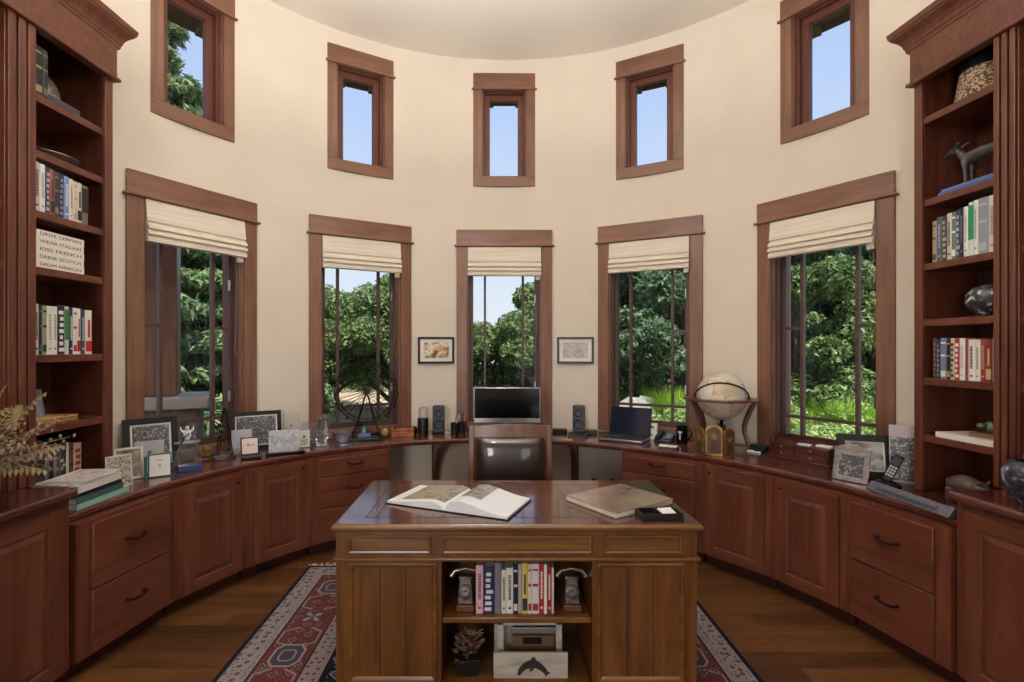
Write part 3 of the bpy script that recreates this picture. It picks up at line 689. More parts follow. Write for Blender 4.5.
def leaves(blobs, n, size, seed, parent, mat, long=1.5, name='foliage', up=0):
    r = np.random.default_rng(seed); B_ = np.array(blobs); vol = (B_[:, 3]*B_[:, 4])**1.0; idx = r.choice(len(B_), n, p=vol/vol.sum())
    d = r.normal(size=(n, 3)); d /= np.linalg.norm(d, axis=1)[:, None]; rad = (r.uniform(.25, 1, n)**.4)[:, None]
    c = B_[idx, :3]+d*rad*np.c_[B_[idx, 3], B_[idx, 3], B_[idx, 4]]
    nn = d*.6+r.normal(size=(n, 3))*.7+np.array([0, 0, .5]); nn /= np.linalg.norm(nn, axis=1)[:, None]
    a = np.cross(nn, r.normal(size=(n, 3))); a /= np.linalg.norm(a, axis=1)[:, None]; b = np.cross(nn, a)
    s = (size*r.uniform(.6, 1.3, n))[:, None]; a *= s*long; b *= s
    v = np.stack([c-a, c-b*.55-a*.1, c+a, c+b*.55-a*.1], 1).reshape(-1, 3)
    me = bpy.data.meshes.new(name); me.vertices.add(4*n); me.loops.add(4*n); me.polygons.add(n)
    me.vertices.foreach_set('co', v.astype(np.float32).ravel()); me.loops.foreach_set('vertex_index', np.arange(4*n, dtype=np.int32))
    me.polygons.foreach_set('loop_start', np.arange(0, 4*n, 4, dtype=np.int32)); me.update(calc_edges=True); me.materials.append(LEAF[mat])
    o = bpy.data.objects.new(name, me); COL.objects.link(o); o.parent = parent; return o
def tree(name, label, x, y, h, spread, low, kind, seed, n, size=.036, grp=None):
    r = random.Random(seed); z0 = gz(x, y)-.08; t = thing(name, label, 'tree', (x, y, z0), 0, grp)
    b = MB(); tr = .02*h+.05
    b.tube([(0, 0, 0), (.05*h*r.uniform(-.3, .3), .02, h*.3), (.04*h*r.uniform(-1, 1), 0, h*.62), (0, 0, h*.93)], [tr*1.2, tr, tr*.6, tr*.15], 8)
    blobs = []
    if kind == 'pine':
        L_ = 15
        for k in range(L_):
            q = k/(L_-1); zz = h*(low+(1-low)*q); R0 = spread*(1-q)**.75+.12
            for j in range(7 if q < .8 else 4):
                a = j*2*PI/7+k*.7+r.uniform(-.3, .3); rr = R0*r.uniform(.6, 1.05)
                b.tube([(0, 0, zz), (rr*.6*math.cos(a), rr*.6*math.sin(a), zz+.04), (rr*math.cos(a), rr*math.sin(a), zz-.05)], [.035, .02, .008], 5)
                for f in (.5, .9): blobs.append((rr*f*math.cos(a), rr*f*math.sin(a), zz+.05, .16+.22*R0*(.6 if f > .6 else 1)*.8, .16))
        blobs.append((0, 0, h*.98, .14, .3))
    else:
        for k in range(26):
            a = r.uniform(0, 2*PI); q = r.uniform(low, 1); prof = math.sin(PI*min(1, max(.18, (q-low)/(1-low)*.78+.2)))
            rr = spread*prof*r.uniform(.35, 1); zz = h*q*.93
            s0 = spread*r.uniform(.22, .4)
            c = (rr*math.cos(a), rr*math.sin(a), zz); blobs.append((*c, s0, s0*.75))
            zs_ = max(h*.18, zz-rr*.8); b.tube([(0, 0, zs_), (c[0]*.5+r.uniform(-.1, .1), c[1]*.5, zs_*.45+zz*.55), c], [tr*.45, tr*.28, .015], 6)
        blobs.append((0, 0, h*.93, spread*.3, spread*.26))
    b.build('trunk', 'bark', t, smooth=60)
    leaves(blobs, int(n*2.8), size if kind != 'pine' else size*.8, seed, t, kind, 1.5 if kind != 'pine' else 2.6)
def tr_at(name, label, px, Y, ytop, spread, low, kind, seed, n, size=.036, grp='trees beyond the windows'):
    x = (px-CX)/FPX*Y; h = HC+(Y0-ytop)/FPX*Y-gz(x, Y)+.05
    tree(name, label, x, Y, h, spread, low, kind, seed, n, size, grp)
tr_at('pine_tree', 'tall pale green pine tree outside the upper left window', 168, 7.6, 6, 1.5, .12, 'pine', 1, 16000, .05)
tr_at('pine_tree', 'spreading pine tree with bare twigs outside the far left window', 224, 8.6, 190, 1.8, .1, 'pine', 2, 14000, .05)
tr_at('oak_tree', 'light green oak tree in the left half of the second window', 322, 11, 290, 1.6, .5, 'oak', 3, 11000)
tr_at('oak_tree', 'twisting oak tree in the right half of the second window', 396, 10.2, 278, 1.5, .5, 'oak', 4, 11000)
tr_at('oak_tree', 'low oak between the two crowns of the second window', 360, 18.5, 306, 2.6, .3, 'oak', 5, 9000)
tr_at('oak_tree', 'rounded light green oak at the lower left of the middle window', 482, 10.5, 328, 1.4, .05, 'oak', 6, 9000)
tr_at('oak_tree', 'tallest oak rising in the right half of the middle window', 532, 10, 286, 1.25, .1, 'oak', 7, 12000)
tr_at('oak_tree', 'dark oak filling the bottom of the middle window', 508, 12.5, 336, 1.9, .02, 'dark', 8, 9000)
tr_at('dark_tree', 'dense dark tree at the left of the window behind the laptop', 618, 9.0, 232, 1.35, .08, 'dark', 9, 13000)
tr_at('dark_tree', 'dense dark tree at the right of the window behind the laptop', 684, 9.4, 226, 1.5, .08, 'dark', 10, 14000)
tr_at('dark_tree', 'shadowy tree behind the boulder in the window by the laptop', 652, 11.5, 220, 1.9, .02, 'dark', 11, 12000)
tr_at('leafy_tree', 'sunlit leafy tree at the left of the far right window', 792, 7.6, 206, 1.3, .1, 'oak', 12, 14000, .036)
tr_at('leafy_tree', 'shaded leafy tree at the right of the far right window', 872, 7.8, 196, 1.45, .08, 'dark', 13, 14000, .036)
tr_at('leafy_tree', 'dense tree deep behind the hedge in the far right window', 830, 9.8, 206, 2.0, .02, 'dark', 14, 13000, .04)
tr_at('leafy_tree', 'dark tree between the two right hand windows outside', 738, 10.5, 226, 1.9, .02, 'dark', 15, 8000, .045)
tr_at('oak_tree', 'oak standing far off between the left windows outside', 276, 12, 292, 2.0, .4, 'oak', 16, 8000)
def bush(label, px, Y, ytop, w, seed, n=5000):
    x = (px-CX)/FPX*Y; z0 = gz(x, Y)-.05; h = HC+(Y0-ytop)/FPX*Y-z0; r = random.Random(seed)
    t = thing('garden_shrub', label, 'shrub', (x, Y, z0), 0, 'shrubs outside the windows')
    bl = [(r.uniform(-w, w), r.uniform(-.35, .35), h*r.uniform(.3, .72), .32, h*.3) for _ in range(12)]
    leaves(bl, n, .022, seed, t, 'shrub'); b = MB()
    for q in bl[:8]: b.tube([(q[0]*.4, 0, 0), (q[0], q[1], q[2])], [.018, .006], 5)
    b.build('stems', 'bark', t)
bush('pale green shrub at the lower left of the far right window', 786, 6.3, 398, .5, 31)
bush('pale green shrub at the lower right of the far right window', 880, 6.4, 400, .55, 32)
bush('low clipped shrub along the bottom of the far right window', 830, 5.7, 422, .7, 33)
bush('low pale shrub below the boulder in the window by the laptop', 650, 7.2, 411, .9, 34, 6000)
bush('tuft of bright shrub at the right of the boulder, by the globe', 690, 7.0, 398, .35, 35, 3500)
def tuft(label, px, Y, ytop, w, seed):
    x = (px-CX)/FPX*Y; z0 = gz(x, Y)-.02; h = HC+(Y0-ytop)/FPX*Y-z0; r = np.random.default_rng(seed); n = 900
    a = r.uniform(0, 2*PI, n); k = r.uniform(0, 1, n)**.6; c = np.c_[.3*w*k*np.cos(a), .3*w*k*np.sin(a), np.zeros(n)]
    hh = h*r.uniform(.6, 1.05, n); tip = c+np.c_[w*.8*k*np.cos(a), w*.8*k*np.sin(a), hh]; md = c*.5+tip*.5; md[:, 2] = hh*.62; md[:, :2] = c[:, :2]*.7+tip[:, :2]*.3
    t_ = np.c_[-np.sin(a+1), np.cos(a+1), 0*a]*.006; V = np.stack([c-t_, c+t_, md+t_, tip, md-t_], 1).reshape(-1, 3)
    me = bpy.data.meshes.new('grass_blades'); me.from_pydata(V.tolist(), [], [tuple(range(5*i, 5*i+5)) for i in range(n)]); me.materials.append(LEAF['grass'])
    t = thing('ornamental_grass', label, 'grass clump', (x, Y, z0)); o = bpy.data.objects.new('grass_blades', me); COL.objects.link(o); o.parent = t
tuft('bright green grass clump in the middle of the far right window', 842, 6.1, 398, .5, 41)
tuft('bright grass clump right of the boulder in the window by the laptop', 674, 7.6, 386, .5, 42)
tuft('bright grass clump left of the boulder in the window by the laptop', 612, 8.6, 390, .45, 43)
bo = dep(640, 398, 8.0); b = MB().ball((0, 0, 0), (.52, .32, .30), 16)
r = random.Random(5); b.v = [(x*(1+.12*r.uniform(-1, 1)), y*(1+.12*r.uniform(-1, 1)), z*(1+.15*r.uniform(-1, 1))) for x, y, z in b.v]
tag(b.build('boulder', noisy('pale_granite', [(.3, (112, 110, 106)), (.7, (164, 162, 158))], 6, .9, 5), loc=(bo.x, bo.y, gz(bo.x, bo.y)+.44), smooth=50), 'pale grey boulder among grasses outside the window behind the laptop', 'rock')

# ------------------------------------------------------------------ books
ORD = 'first second third fourth fifth sixth seventh eighth ninth tenth eleventh twelfth thirteenth fourteenth fifteenth'.split()
def book_meshes(w, h, d, col, acc, style=0):
    # local: spine faces -y, thickness along x (0..w), height z
    c = MB(); tk = .0025
    c.box(0, tk, 0, d, 0, h).box(w-tk, w, 0, d, 0, h)
    c.prism([(0, 0), (w*.25, -.003), (w*.75, -.003), (w, 0), (w, .003), (0, .003)], 0, h)
    e = .0008
    def band(z0, z1, x0=.12, x1=.88, m=1): c.box(w*x0, w*x1, -.003-e, -.002, z0*h, z1*h, m)
    r = random.Random(int(w*1e5+h*1e4)+style)
    if style == 1:                                # title as a run of small letter blocks up the spine
        z = .3
        while z < .82:
            l = r.uniform(.012, .03); band(z, z+l, .3, .72); z += l+.012
        band(.1, .14, .3, .7)
    elif style == 2: band(.06, .2); band(.55, .6); band(.86, .9)
    elif style == 3:
        for k in range(7): a = .06+k*.125; band(a, a+.075, r.uniform(.1, .3), r.uniform(.6, .9))
    elif style == 4: band(.30, .94, .0, 1.0)
    elif style == 5: band(.06, .30, .08, .92); band(.38, .78, .35, .65)
    p = MB().box(tk, w-tk, .004, d-.004, .003, h-.003)
    return c, p, [paint(col, .45), paint(acc, .45)]
def shelf_row(place, s0, ds, z, d0, rz, items, where, grp, x0=0, name='book'):
    x = x0
    for i, (cn, w, h, dp, col, acc, st) in enumerate(items):
        p = place(s0+ds*x, d0, z)
        t = thing(name, '%s, %s from the left %s' % (cn, ORD[i], where), 'book', p, rz, grp)
        c, pg, ms = book_meshes(w-.0012, h, dp, col, acc, st)
        c.build('cover', ms, t); pg.build('page_block', 'pages', t)
        x += w
WHT, OFF, NAV, BLK, GRY = (226, 224, 218), (206, 198, 182), (36, 44, 74), (26, 26, 30), (128, 130, 136)
pl, rzl, sl0, sl1 = PLc; pr_, rzr, sr0, sr1 = PRc
K_ = (40, 38, 40)
rowA = [('pale grey titled book', .034, .235, .17, (190, 188, 184), K_, 1), ('white book', .03, .232, .17, WHT, (150, 150, 150), 1), ('navy patterned book', .026, .228, .17, (40, 52, 92), (170, 170, 190), 3), ('orange spined book', .024, .226, .17, (150, 74, 36), (40, 34, 60), 5), ('dark grey book', .026, .222, .17, (60, 56, 62), (130, 110, 100), 2),
        ('black navy speckled book', .03, .222, .17, (34, 34, 52), (120, 130, 160), 3), ('pale blue book', .03, .218, .17, (112, 138, 186), WHT, 1), ('ivory book', .026, .214, .17, (216, 208, 194), (150, 140, 130), 1), ('cream book', .024, .21, .17, (208, 196, 176), (170, 160, 140), 2), ('cream book with black patch', .03, .21, .17, (206, 196, 180), K_, 5), ('taupe dark edged book', .04, .205, .17, (118, 106, 96), (40, 38, 40), 4)]
# on the left bookcase the reader's left is the near end (large s); x runs toward the curve
rowl = lambda items, z, where, grp, start: shelf_row(pl, start, -1, z, .022, rzl, items, where, grp)
rowl(rowA, 2.22, 'on the shelf under the silver dish', 'books under the silver dish', .467)
rowB = [('pale grey book', .03, .245, .18, (186, 184, 178), K_, 1), ('black and green book', .018, .24, .18, (32, 40, 36), (60, 110, 80), 2), ('grey beige book', .024, .24, .18, (150, 144, 132), K_, 2), ('faintly titled white book', .03, .24, .18, WHT, (170, 166, 160), 1), ('second white book', .03, .24, .18, WHT, (140, 136, 130), 1), ('black white lettered book', .042, .25, .18, (34, 34, 40), WHT, 3), ('white and green book', .026, .245, .18, (196, 204, 190), (60, 120, 80), 4),
        ('navy book with white title', .024, .242, .18, (36, 48, 78), WHT, 1), ('white book with red strip', .024, .242, .18, WHT, (176, 56, 50), 2), ('white and crimson book', .024, .24, .18, WHT, (150, 40, 46), 5), ('steel blue book', .028, .238, .18, (52, 66, 88), (190, 196, 204), 1), ('red, black and white book', .046, .236, .18, (224, 218, 212), (186, 38, 42), 5)]
rowl(rowB, 1.527, 'on the shelf below the white stack', 'books under the white stack', .467)
rowC = [('charcoal book', .05, 0.296, .16, (44, 42, 44), (90, 88, 86), 2), ('thin grey beige book', .022, 0.252, .16, (140, 132, 120), K_, 1), ('black book', .026, 0.281, .16, (34, 32, 34), (80, 80, 80), 2), ('mid grey book', .042, 0.281, .16, (112, 110, 110), (50, 50, 54), 1), ('dark slate book', .032, 0.289, .16, (54, 54, 60), (150, 150, 150), 2), ('narrow ivory book', .016, 0.281, .16, (196, 188, 174), K_, 0), ('plum brown book', .03, 0.274, .16, (92, 70, 66), (60, 46, 44), 2), ('pinkish beige book', .05, 0.266, .16, (186, 156, 138), (120, 60, 56), 3)]
shelf_row(pl, .384, -1, CT+.0005, .085, rzl, rowC, 'in the left bookcase at counter level', 'books at counter level in the left bookcase')
t = thing('document_box', 'flat black folder lying across the books at counter level', 'folder', pl(.31, .095, CT+.298), rzl)
MB().box(-.02, .15, 0, .13, 0, .004).box(-.02, .15, 0, .004, .004, .016).box(-.02, .15, 0, .13, .016, .02).build('cover', 'black', t); MB().box(-.018, .148, .004, .127, .004, .016).build('papers', 'pages', t)
# right bookcase: reader's left is the far end
rowr = lambda items, z, where, grp, start: shelf_row(pr_, start, 1, z, .024, rzr, items, where, grp)
rowD = [('tan book', .026, .22, .17, (160, 142, 118), (90, 70, 60), 2), ('slate blue book', .03, .235, .17, (74, 92, 110), (150, 160, 170), 1), ('olive black book', .028, .235, .17, (58, 58, 48), (170, 160, 130), 3), ('pale grey book', .026, .24, .17, (196, 194, 190), K_, 1), ('grey green book', .024, .24, .17, (104, 118, 108), WHT, 2), ('navy book', .022, .245, .17, (44, 54, 90), (170, 170, 180), 3), ('black slim book', .016, .25, .17, BLK, (120, 120, 124), 1), ('white book', .026, .25, .17, WHT, (160, 160, 160), 1),
        ('bright green and white book', .026, .265, .17, (206, 214, 208), (34, 138, 92), 4), ('white tall book', .022, .268, .17, WHT, (120, 140, 130), 1), ('broad grey book', .05, .27, .17, (140, 144, 152), (170, 174, 180), 2), ('ivory book', .034, .27, .17, (212, 206, 196), (150, 140, 130), 1), ('red brown book', .026, .26, .17, (142, 74, 58), (190, 160, 120), 2)]
rowr(rowD, 2.016, 'on the shelf under the hound statuette', 'books under the hound statuette', sr0+.027)
rowE = [('brown black book', .024, .215, .17, (70, 54, 50), (150, 80, 60), 3), ('midnight blue book', .02, .205, .17, (36, 42, 66), (110, 130, 170), 3), ('slate blue book', .034, .215, .17, (112, 128, 150), WHT, 2), ('black and gold book', .022, .21, .17, (30, 30, 30), (180, 150, 90), 2), ('cream checked book', .022, .212, .17, (196, 184, 160), (70, 60, 50), 3), ('red book with white letters', .026, .21, .17, (168, 46, 48), WHT, 3), ('white book', .03, .212, .17, WHT, (180, 170, 160), 1), ('slim red book', .016, .21, .17, (150, 60, 56), WHT, 0),
        ('white book with dark foot', .034, .205, .17, WHT, (50, 50, 56), 1), ('ivory book', .026, .20, .17, (222, 216, 204), (140, 140, 140), 1), ('brick red book', .026, .205, .17, (142, 56, 50), (190, 150, 140), 1), ('beige blocked dark red book', .03, .205, .17, (126, 46, 44), (190, 164, 120), 5), ('pale slate book', .034, .21, .17, (150, 160, 172), (190, 196, 200), 1), ('white blue topped book', .03, .212, .17, (222, 224, 226), (120, 140, 170), 2)]
rowr(rowE, 1.397, 'on the shelf under the round vase', 'books under the round vase', sr0+.03)
def flat_book(name, label, loc, rz, w, d, h, col, acc=None, title=None, cat='book', grp=None, photo_mat=None):
    # lying flat, spine toward -y
    t = thing(name, label, cat, loc, rz, grp); k = .003 if h > .014 else .0014
    c = MB().box(-w/2, w/2, 0, d, 0, k).box(-w/2, w/2, 0, d, h-k, h).box(-w/2, w/2, -.002, k, 0, h)
    c.build('cover', [paint(col, .4)], t)
    MB().box(-w/2+.003, w/2-.003, k, d-.004, k, h-k).build('page_block', 'pages', t)
    if photo_mat: MB().box(-w/2+.01, w/2-.01, .01, d-.01, h, h+.0005).build('cover_print', photo_mat, t)
    if title: lettering(title, h*.62, paint(acc), t, (0, -.0022, h/2), (PI/2, 0, 0), w*.86, 'title')
    return t
z = 1.95
for i, tx in enumerate(['DREAM AMERICAN', 'DRINK SCOTCH', 'KISS FRENCH', 'WEAR ITALIAN', 'DRIVE GERMAN']):
    flat_book('book', 'white book reading %s in the flat stack, %s' % (tx, ['bottom', 'second from the bottom', 'middle', 'second from the top', 'top'][i]), pl(.304+.002*(i % 2), .03, z), rzl, .278, .16, .0365, (232, 226, 216), (46, 42, 40), tx, 'book', 'stack of white lettered books')
    z += .0372
z = 2.363
flat_book('book', 'lower blue book lying under the hound statuette', pr_(.27, .03, z), rzr, .31, .2, .016, (60, 92, 150)); flat_book('book', 'thin upper blue book with pale photos, lying under the hound statuette', pr_(.275, .036, z+.0165), rzr, .30, .18, .014, (84, 112, 164), None, None, 'book', None, photo('blue', [(60, 90, 150), (120, 150, 190), (220, 210, 180)], 12))
flat_book('book', 'broad white book lying on the shelf with the green carving', pr_(.27, .02, 1.0895), rzr, .32, .22, .028, (226, 222, 214))
flat_book('book', 'black spined book lying flat on the top left shelf', pl(.29, .03, 2.7805), rzl, .20, .16, .035, (58, 60, 72))
rowT = [('thin white book', .016, .25, .17, (190, 188, 184), K_, 1), ('black leather book with gilt title', .045, .235, .17, (28, 26, 28), (150, 130, 90), 2), ('black volume', .03, .235, .17, (34, 32, 34), (110, 100, 80), 2)]
shelf_row(pl, .478, -1, 2.7805, .022, rzl, rowT, 'on the top left shelf', 'upright books on the top left shelf')

# ------------------------------------------------------------------ shelf ornaments
t = thing('silver_plate', 'round silver plate propped upright behind the black volume on the top shelf', 'plate', pl(.255, .135, 2.8162), (R_(-12), 0, rzl))
MB().at((0, 0, .09), (PI/2, 0, 0), (1, 1, 1)).lathe([(.004, .004), (.05, .004), (.085, -.008), (.09, -.006), (.086, .0), (.05, .010), (.004, .010)], 28).build('plate_disc', noisy('hammered_silver', [(.3, (130, 126, 120)), (.7, (214, 208, 198))], 60, .35, 3, metal=.6), t, smooth=50)
o = MB().lathe([(.004, 0), (.04, 0), (.06, .008), (.13, .03), (.15, .04), (.147, .044), (.12, .036), (.05, .016), (.004, .014)], 28).build('silver_dish', 'silver', smooth=50, loc=pl(.245, .15, 2.5105)); o.scale = (.8, 1, 1)
tag(o, 'shallow silver dish on the shelf above the upright books at left', 'dish')
t = thing('framed_photo', 'small silver framed picture standing on the left bookcase shelf above the counter', 'picture frame', pl(.335, .13, 1.1805), (R_(-9), 0, rzl+R_(12)))
MB().box(-.06, .06, -.012, 0, 0, .17).build('frame', 'silver', t, bev=.003); MB().box(-.048, .048, -.0128, -.012, .012, .158).build('photograph', photo('bluegrey', [(84, 92, 116), (128, 134, 150), (160, 164, 176)], 10), t)
t = thing('wooden_box', 'flat pale wooden box lying on the left bookcase shelf', 'box', pl(.31, .04, 1.1805), rzl)
MB().box(-.12, .12, 0, .18, 0, .018).build('base', noisy('maple', [(.3, (150, 112, 70)), (.7, (176, 136, 90))], (4, 30, 30), .4), t, bev=.003); MB().box(-.122, .122, -.002, .182, .0185, .030).build('lid', noisy('maple2', [(.3, (150, 112, 70)), (.7, (184, 146, 98))], (4, 30, 30), .4), t, bev=.004)
def weave(): return noisy('basket_weave', [(.38, (84, 60, 46)), (.48, (150, 124, 98)), (.56, (190, 168, 138)), (.66, (120, 110, 104))], (70, 70, 100), .8, 1, mode='CONSTANT')
t = thing('woven_basket', 'woven straw basket with black rim on the top right shelf', 'basket', pr_(.262, .15, 2.8105), rzr)
MB().lathe([(.004, 0), (.125, 0), (.13, .008), (.108, .15), (.1, .15), (.12, .012), (.004, .010)], 40).build('woven_body', weave(), t, smooth=50)
MB().lathe([(.113, .148), (.104, .20), (.098, .206), (.088, .206), (.09, .18), (.1, .148)], 40).build('rim_band', 'black', t, smooth=50)
def chainmesh(b, segs, n=10):
    for pts, rs in segs: b.tube(pts, rs, n)
    return b
t = thing('hound_statuette', 'dark bronze standing hound statuette on the right bookcase shelf', 'statuette', pr_(.255, .125, 2.3945), rzr)
b = MB()
chainmesh(b, [([(-.09, 0, .145), (-.04, 0, .15), (.03, 0, .155), (.10, 0, .15), (.15, 0, .148)], [.025, .034, .03, .026, .03]), ([(-.085, 0, .155), (-.115, 0, .19), (-.13, 0, .21)], [.024, .018, .018]), ([(-.12, 0, .215), (-.15, 0, .212), (-.185, 0, .202), (-.205, 0, .197)], [.02, .019, .012, .007]),
    ([(-.118, .014, .222), (-.105, .024, .236), (-.085, .026, .238)], [.008, .007, .003]), ([(-.118, -.014, .222), (-.105, -.024, .236), (-.085, -.026, .238)], [.008, .007, .003]), ([(.165, 0, .155), (.2, 0, .11), (.215, 0, .06), (.235, 0, .05)], [.009, .007, .005, .003])])
for s in (-1, 1):
    chainmesh(b, [([(-.075, s*.016, .14), (-.07, s*.018, .08), (-.066, s*.018, .012), (-.08, s*.018, .006)], [.018, .010, .008, .007]), ([(.14, s*.018, .14), (.125, s*.02, .09), (.155, s*.02, .05), (.145, s*.02, .012), (.13, s*.02, .006)], [.024, .015, .009, .008, .007])])
b.build('hound_body', noisy('bronze_patina', [(.3, (58, 52, 52)), (.7, (104, 98, 98))], 20, .5, 4, metal=.4), t, remesh=.004)
speck = noisy('speckled_stone', [(.42, (44, 42, 48)), (.55, (70, 68, 76)), (.62, (190, 190, 196))], 40, .3, 6)
t = thing('round_vase', 'speckled dark stone round vase on the right bookcase shelf', 'vase', pr_(.305, .13, 1.7145), rzr)
MB().lathe([(.004, 0), (.05, 0), (.085, .028), (.105, .075), (.10, .115), (.075, .148), (.055, .155), (.05, .152), (.07, .14), (.09, .1), (.06, .03), (.004, .02)], 32).build('vase_body', speck, t, smooth=60)
t = thing('green_carving', 'small green and brown carving on a wooden base, on the lowest right shelf', 'carving', pr_(.345, .10, 1.1182), rzr)
MB().loft([[(-.10, -.05, 0), (.12, -.05, 0), (.12, .06, 0), (-.10, .06, 0)], [(-.09, -.04, .022), (.11, -.04, .022), (.11, .05, .022), (-.09, .05, .022)]]).build('wood_base', 'casing_h', t, bev=.004)
b = MB(); r = random.Random(3)
for k in range(9): b.ball((r.uniform(-.06, .08), r.uniform(-.02, .03), .03+r.uniform(0, .03)), (r.uniform(.018, .035), .018, r.uniform(.012, .026)), 8)
b.build('green_stone', noisy('jade', [(.3, (50, 60, 40)), (.7, (110, 124, 84))], 30, .4), t, remesh=.004)
t = thing('hippo_figurine', 'carved grey brown hippo figurine at counter level in the right bookcase', 'figurine', pr_(.255, .055, CT+.0005), rzr+R_(6))
b = MB()
b.ball((-.015, 0, .078), (.088, .056, .056), 16).ball((.055, -.002, .075), (.05, .044, .042), 14).ball((.10, -.006, .062), (.036, .036, .032), 12).ball((.128, -.008, .055), (.022, .03, .024), 12)
for x, y in ((-.06, -.03), (-.06, .03), (.045, -.03), (.045, .03)): b.tube([(x, y, .06), (x, y, .0)], [.026, .024], 10)
for s in (-1, 1): b.ball((.07, s*.03, .115), (.010, .008, .012), 8)
b.ball((-.1, 0, .085), (.012, .008, .02), 8)
hb = b.build('hippo_body', noisy('carved_soapstone', [(.3, (62, 50, 46)), (.7, (92, 76, 70))], 14, .45, 4), t, remesh=.005)
MB().ball((.093, -.036, .085), .005, 8).ball((.138, -.022, .068), .004, 6).build('eyes_and_nostrils', 'black', t, smooth=60)
t = thing('stone_vase', 'dark veined stone bowl vase on the raised right counter', 'vase', (2.228, 2.10, .9155), 0)
MB().lathe([(.004, 0), (.05, 0), (.08, .03), (.104, .09), (.10, .14), (.08, .172), (.062, .178), (.058, .174), (.08, .15), (.09, .1), (.05, .03), (.004, .02)], 32).build('vase_body', noisy('veined_stone', [(.42, (34, 36, 44)), (.54, (58, 62, 74)), (.64, (150, 156, 168))], 14, .22, 6, dist=1.5), t, smooth=60)
# dried flower arrangement on the raised left counter
t = thing('dried_arrangement', 'dried fern and seed head arrangement in a brown pot on the raised left counter', 'dried flowers', (-2.03, 1.97, .9155))
MB().lathe([(.004, 0), (.07, 0), (.10, .06), (.105, .12), (.085, .16), (.078, .16), (.095, .12), (.06, .02), (.004, .02)], 28).build('pot', noisy('brown_glaze', [(.3, (70, 44, 32)), (.7, (110, 74, 54))], 8, .4), t, smooth=60)
r = random.Random(11)
ol, br_ = noisy('dried_fern', [(.3, (104, 92, 60)), (.7, (150, 134, 96))], 30, .9), noisy('dried_stems', [(.3, (112, 90, 72)), (.7, (160, 140, 120))], 30, .9)
def frond(base, tip, wd, b):
    a, c = Vector(base), Vector(tip); mid = (a+c)/2+Vector((0, 0, .07)); prev = None
    pts = [a*(1-q)**2+mid*2*q*(1-q)+c*q*q for q in [i/14 for i in range(15)]]
    b.tube(pts, [.0035*(1-i/16)+.001 for i in range(15)], 5)
    for i in range(2, 15):
        d = (pts[i]-pts[i-1]).normalized(); s_ = d.cross(Vector((.3, -.2, 1))).normalized(); l = wd*math.sin(PI*min(1, .12+i/15*.86))
        for s in (-1, 1):
            q = pts[i]; e_ = q+s_*s*l+d*l*.5-Vector((0, 0, .012)); m_ = (q+e_)/2
            n_ = d*.011
            b.add([q-n_*.5, m_+n_*.8+Vector((0, 0, .006)), e_, m_-n_*.8], [(0, 1, 2, 3)])
for tp, wd in (((.16, .0, .50), .07), ((.22, .10, .46), .06), ((.24, .16, .24), .08), ((.20, -.06, .34), .08), ((.02, .2, .40), .07), ((-.05, -.14, .40), .06), ((.26, .06, .16), .07)):
    b = MB(); frond((0, 0, .12), tp, wd, b); b.build('fern_frond', ol, t, fixn=False)
b = MB()
for k in range(26):
    a = r.uniform(-.9, 1.3); L_ = r.uniform(.16, .36); tp = Vector((L_*math.cos(a), L_*math.sin(a), r.uniform(.1, .36))); md = tp*.5+Vector((0, 0, .1))
    b.tube([(0, 0, .12), md, tp], [.002, .002, .0012], 4)
    for j in range(9): q = md.lerp(tp, j/8)+Vector([r.uniform(-.014, .014) for _ in range(3)]); b.ball(q, (.006, .005, .008), 6)
tag(b.build('seed_heads', br_, t, fixn=False), None, None, kind='stuff')

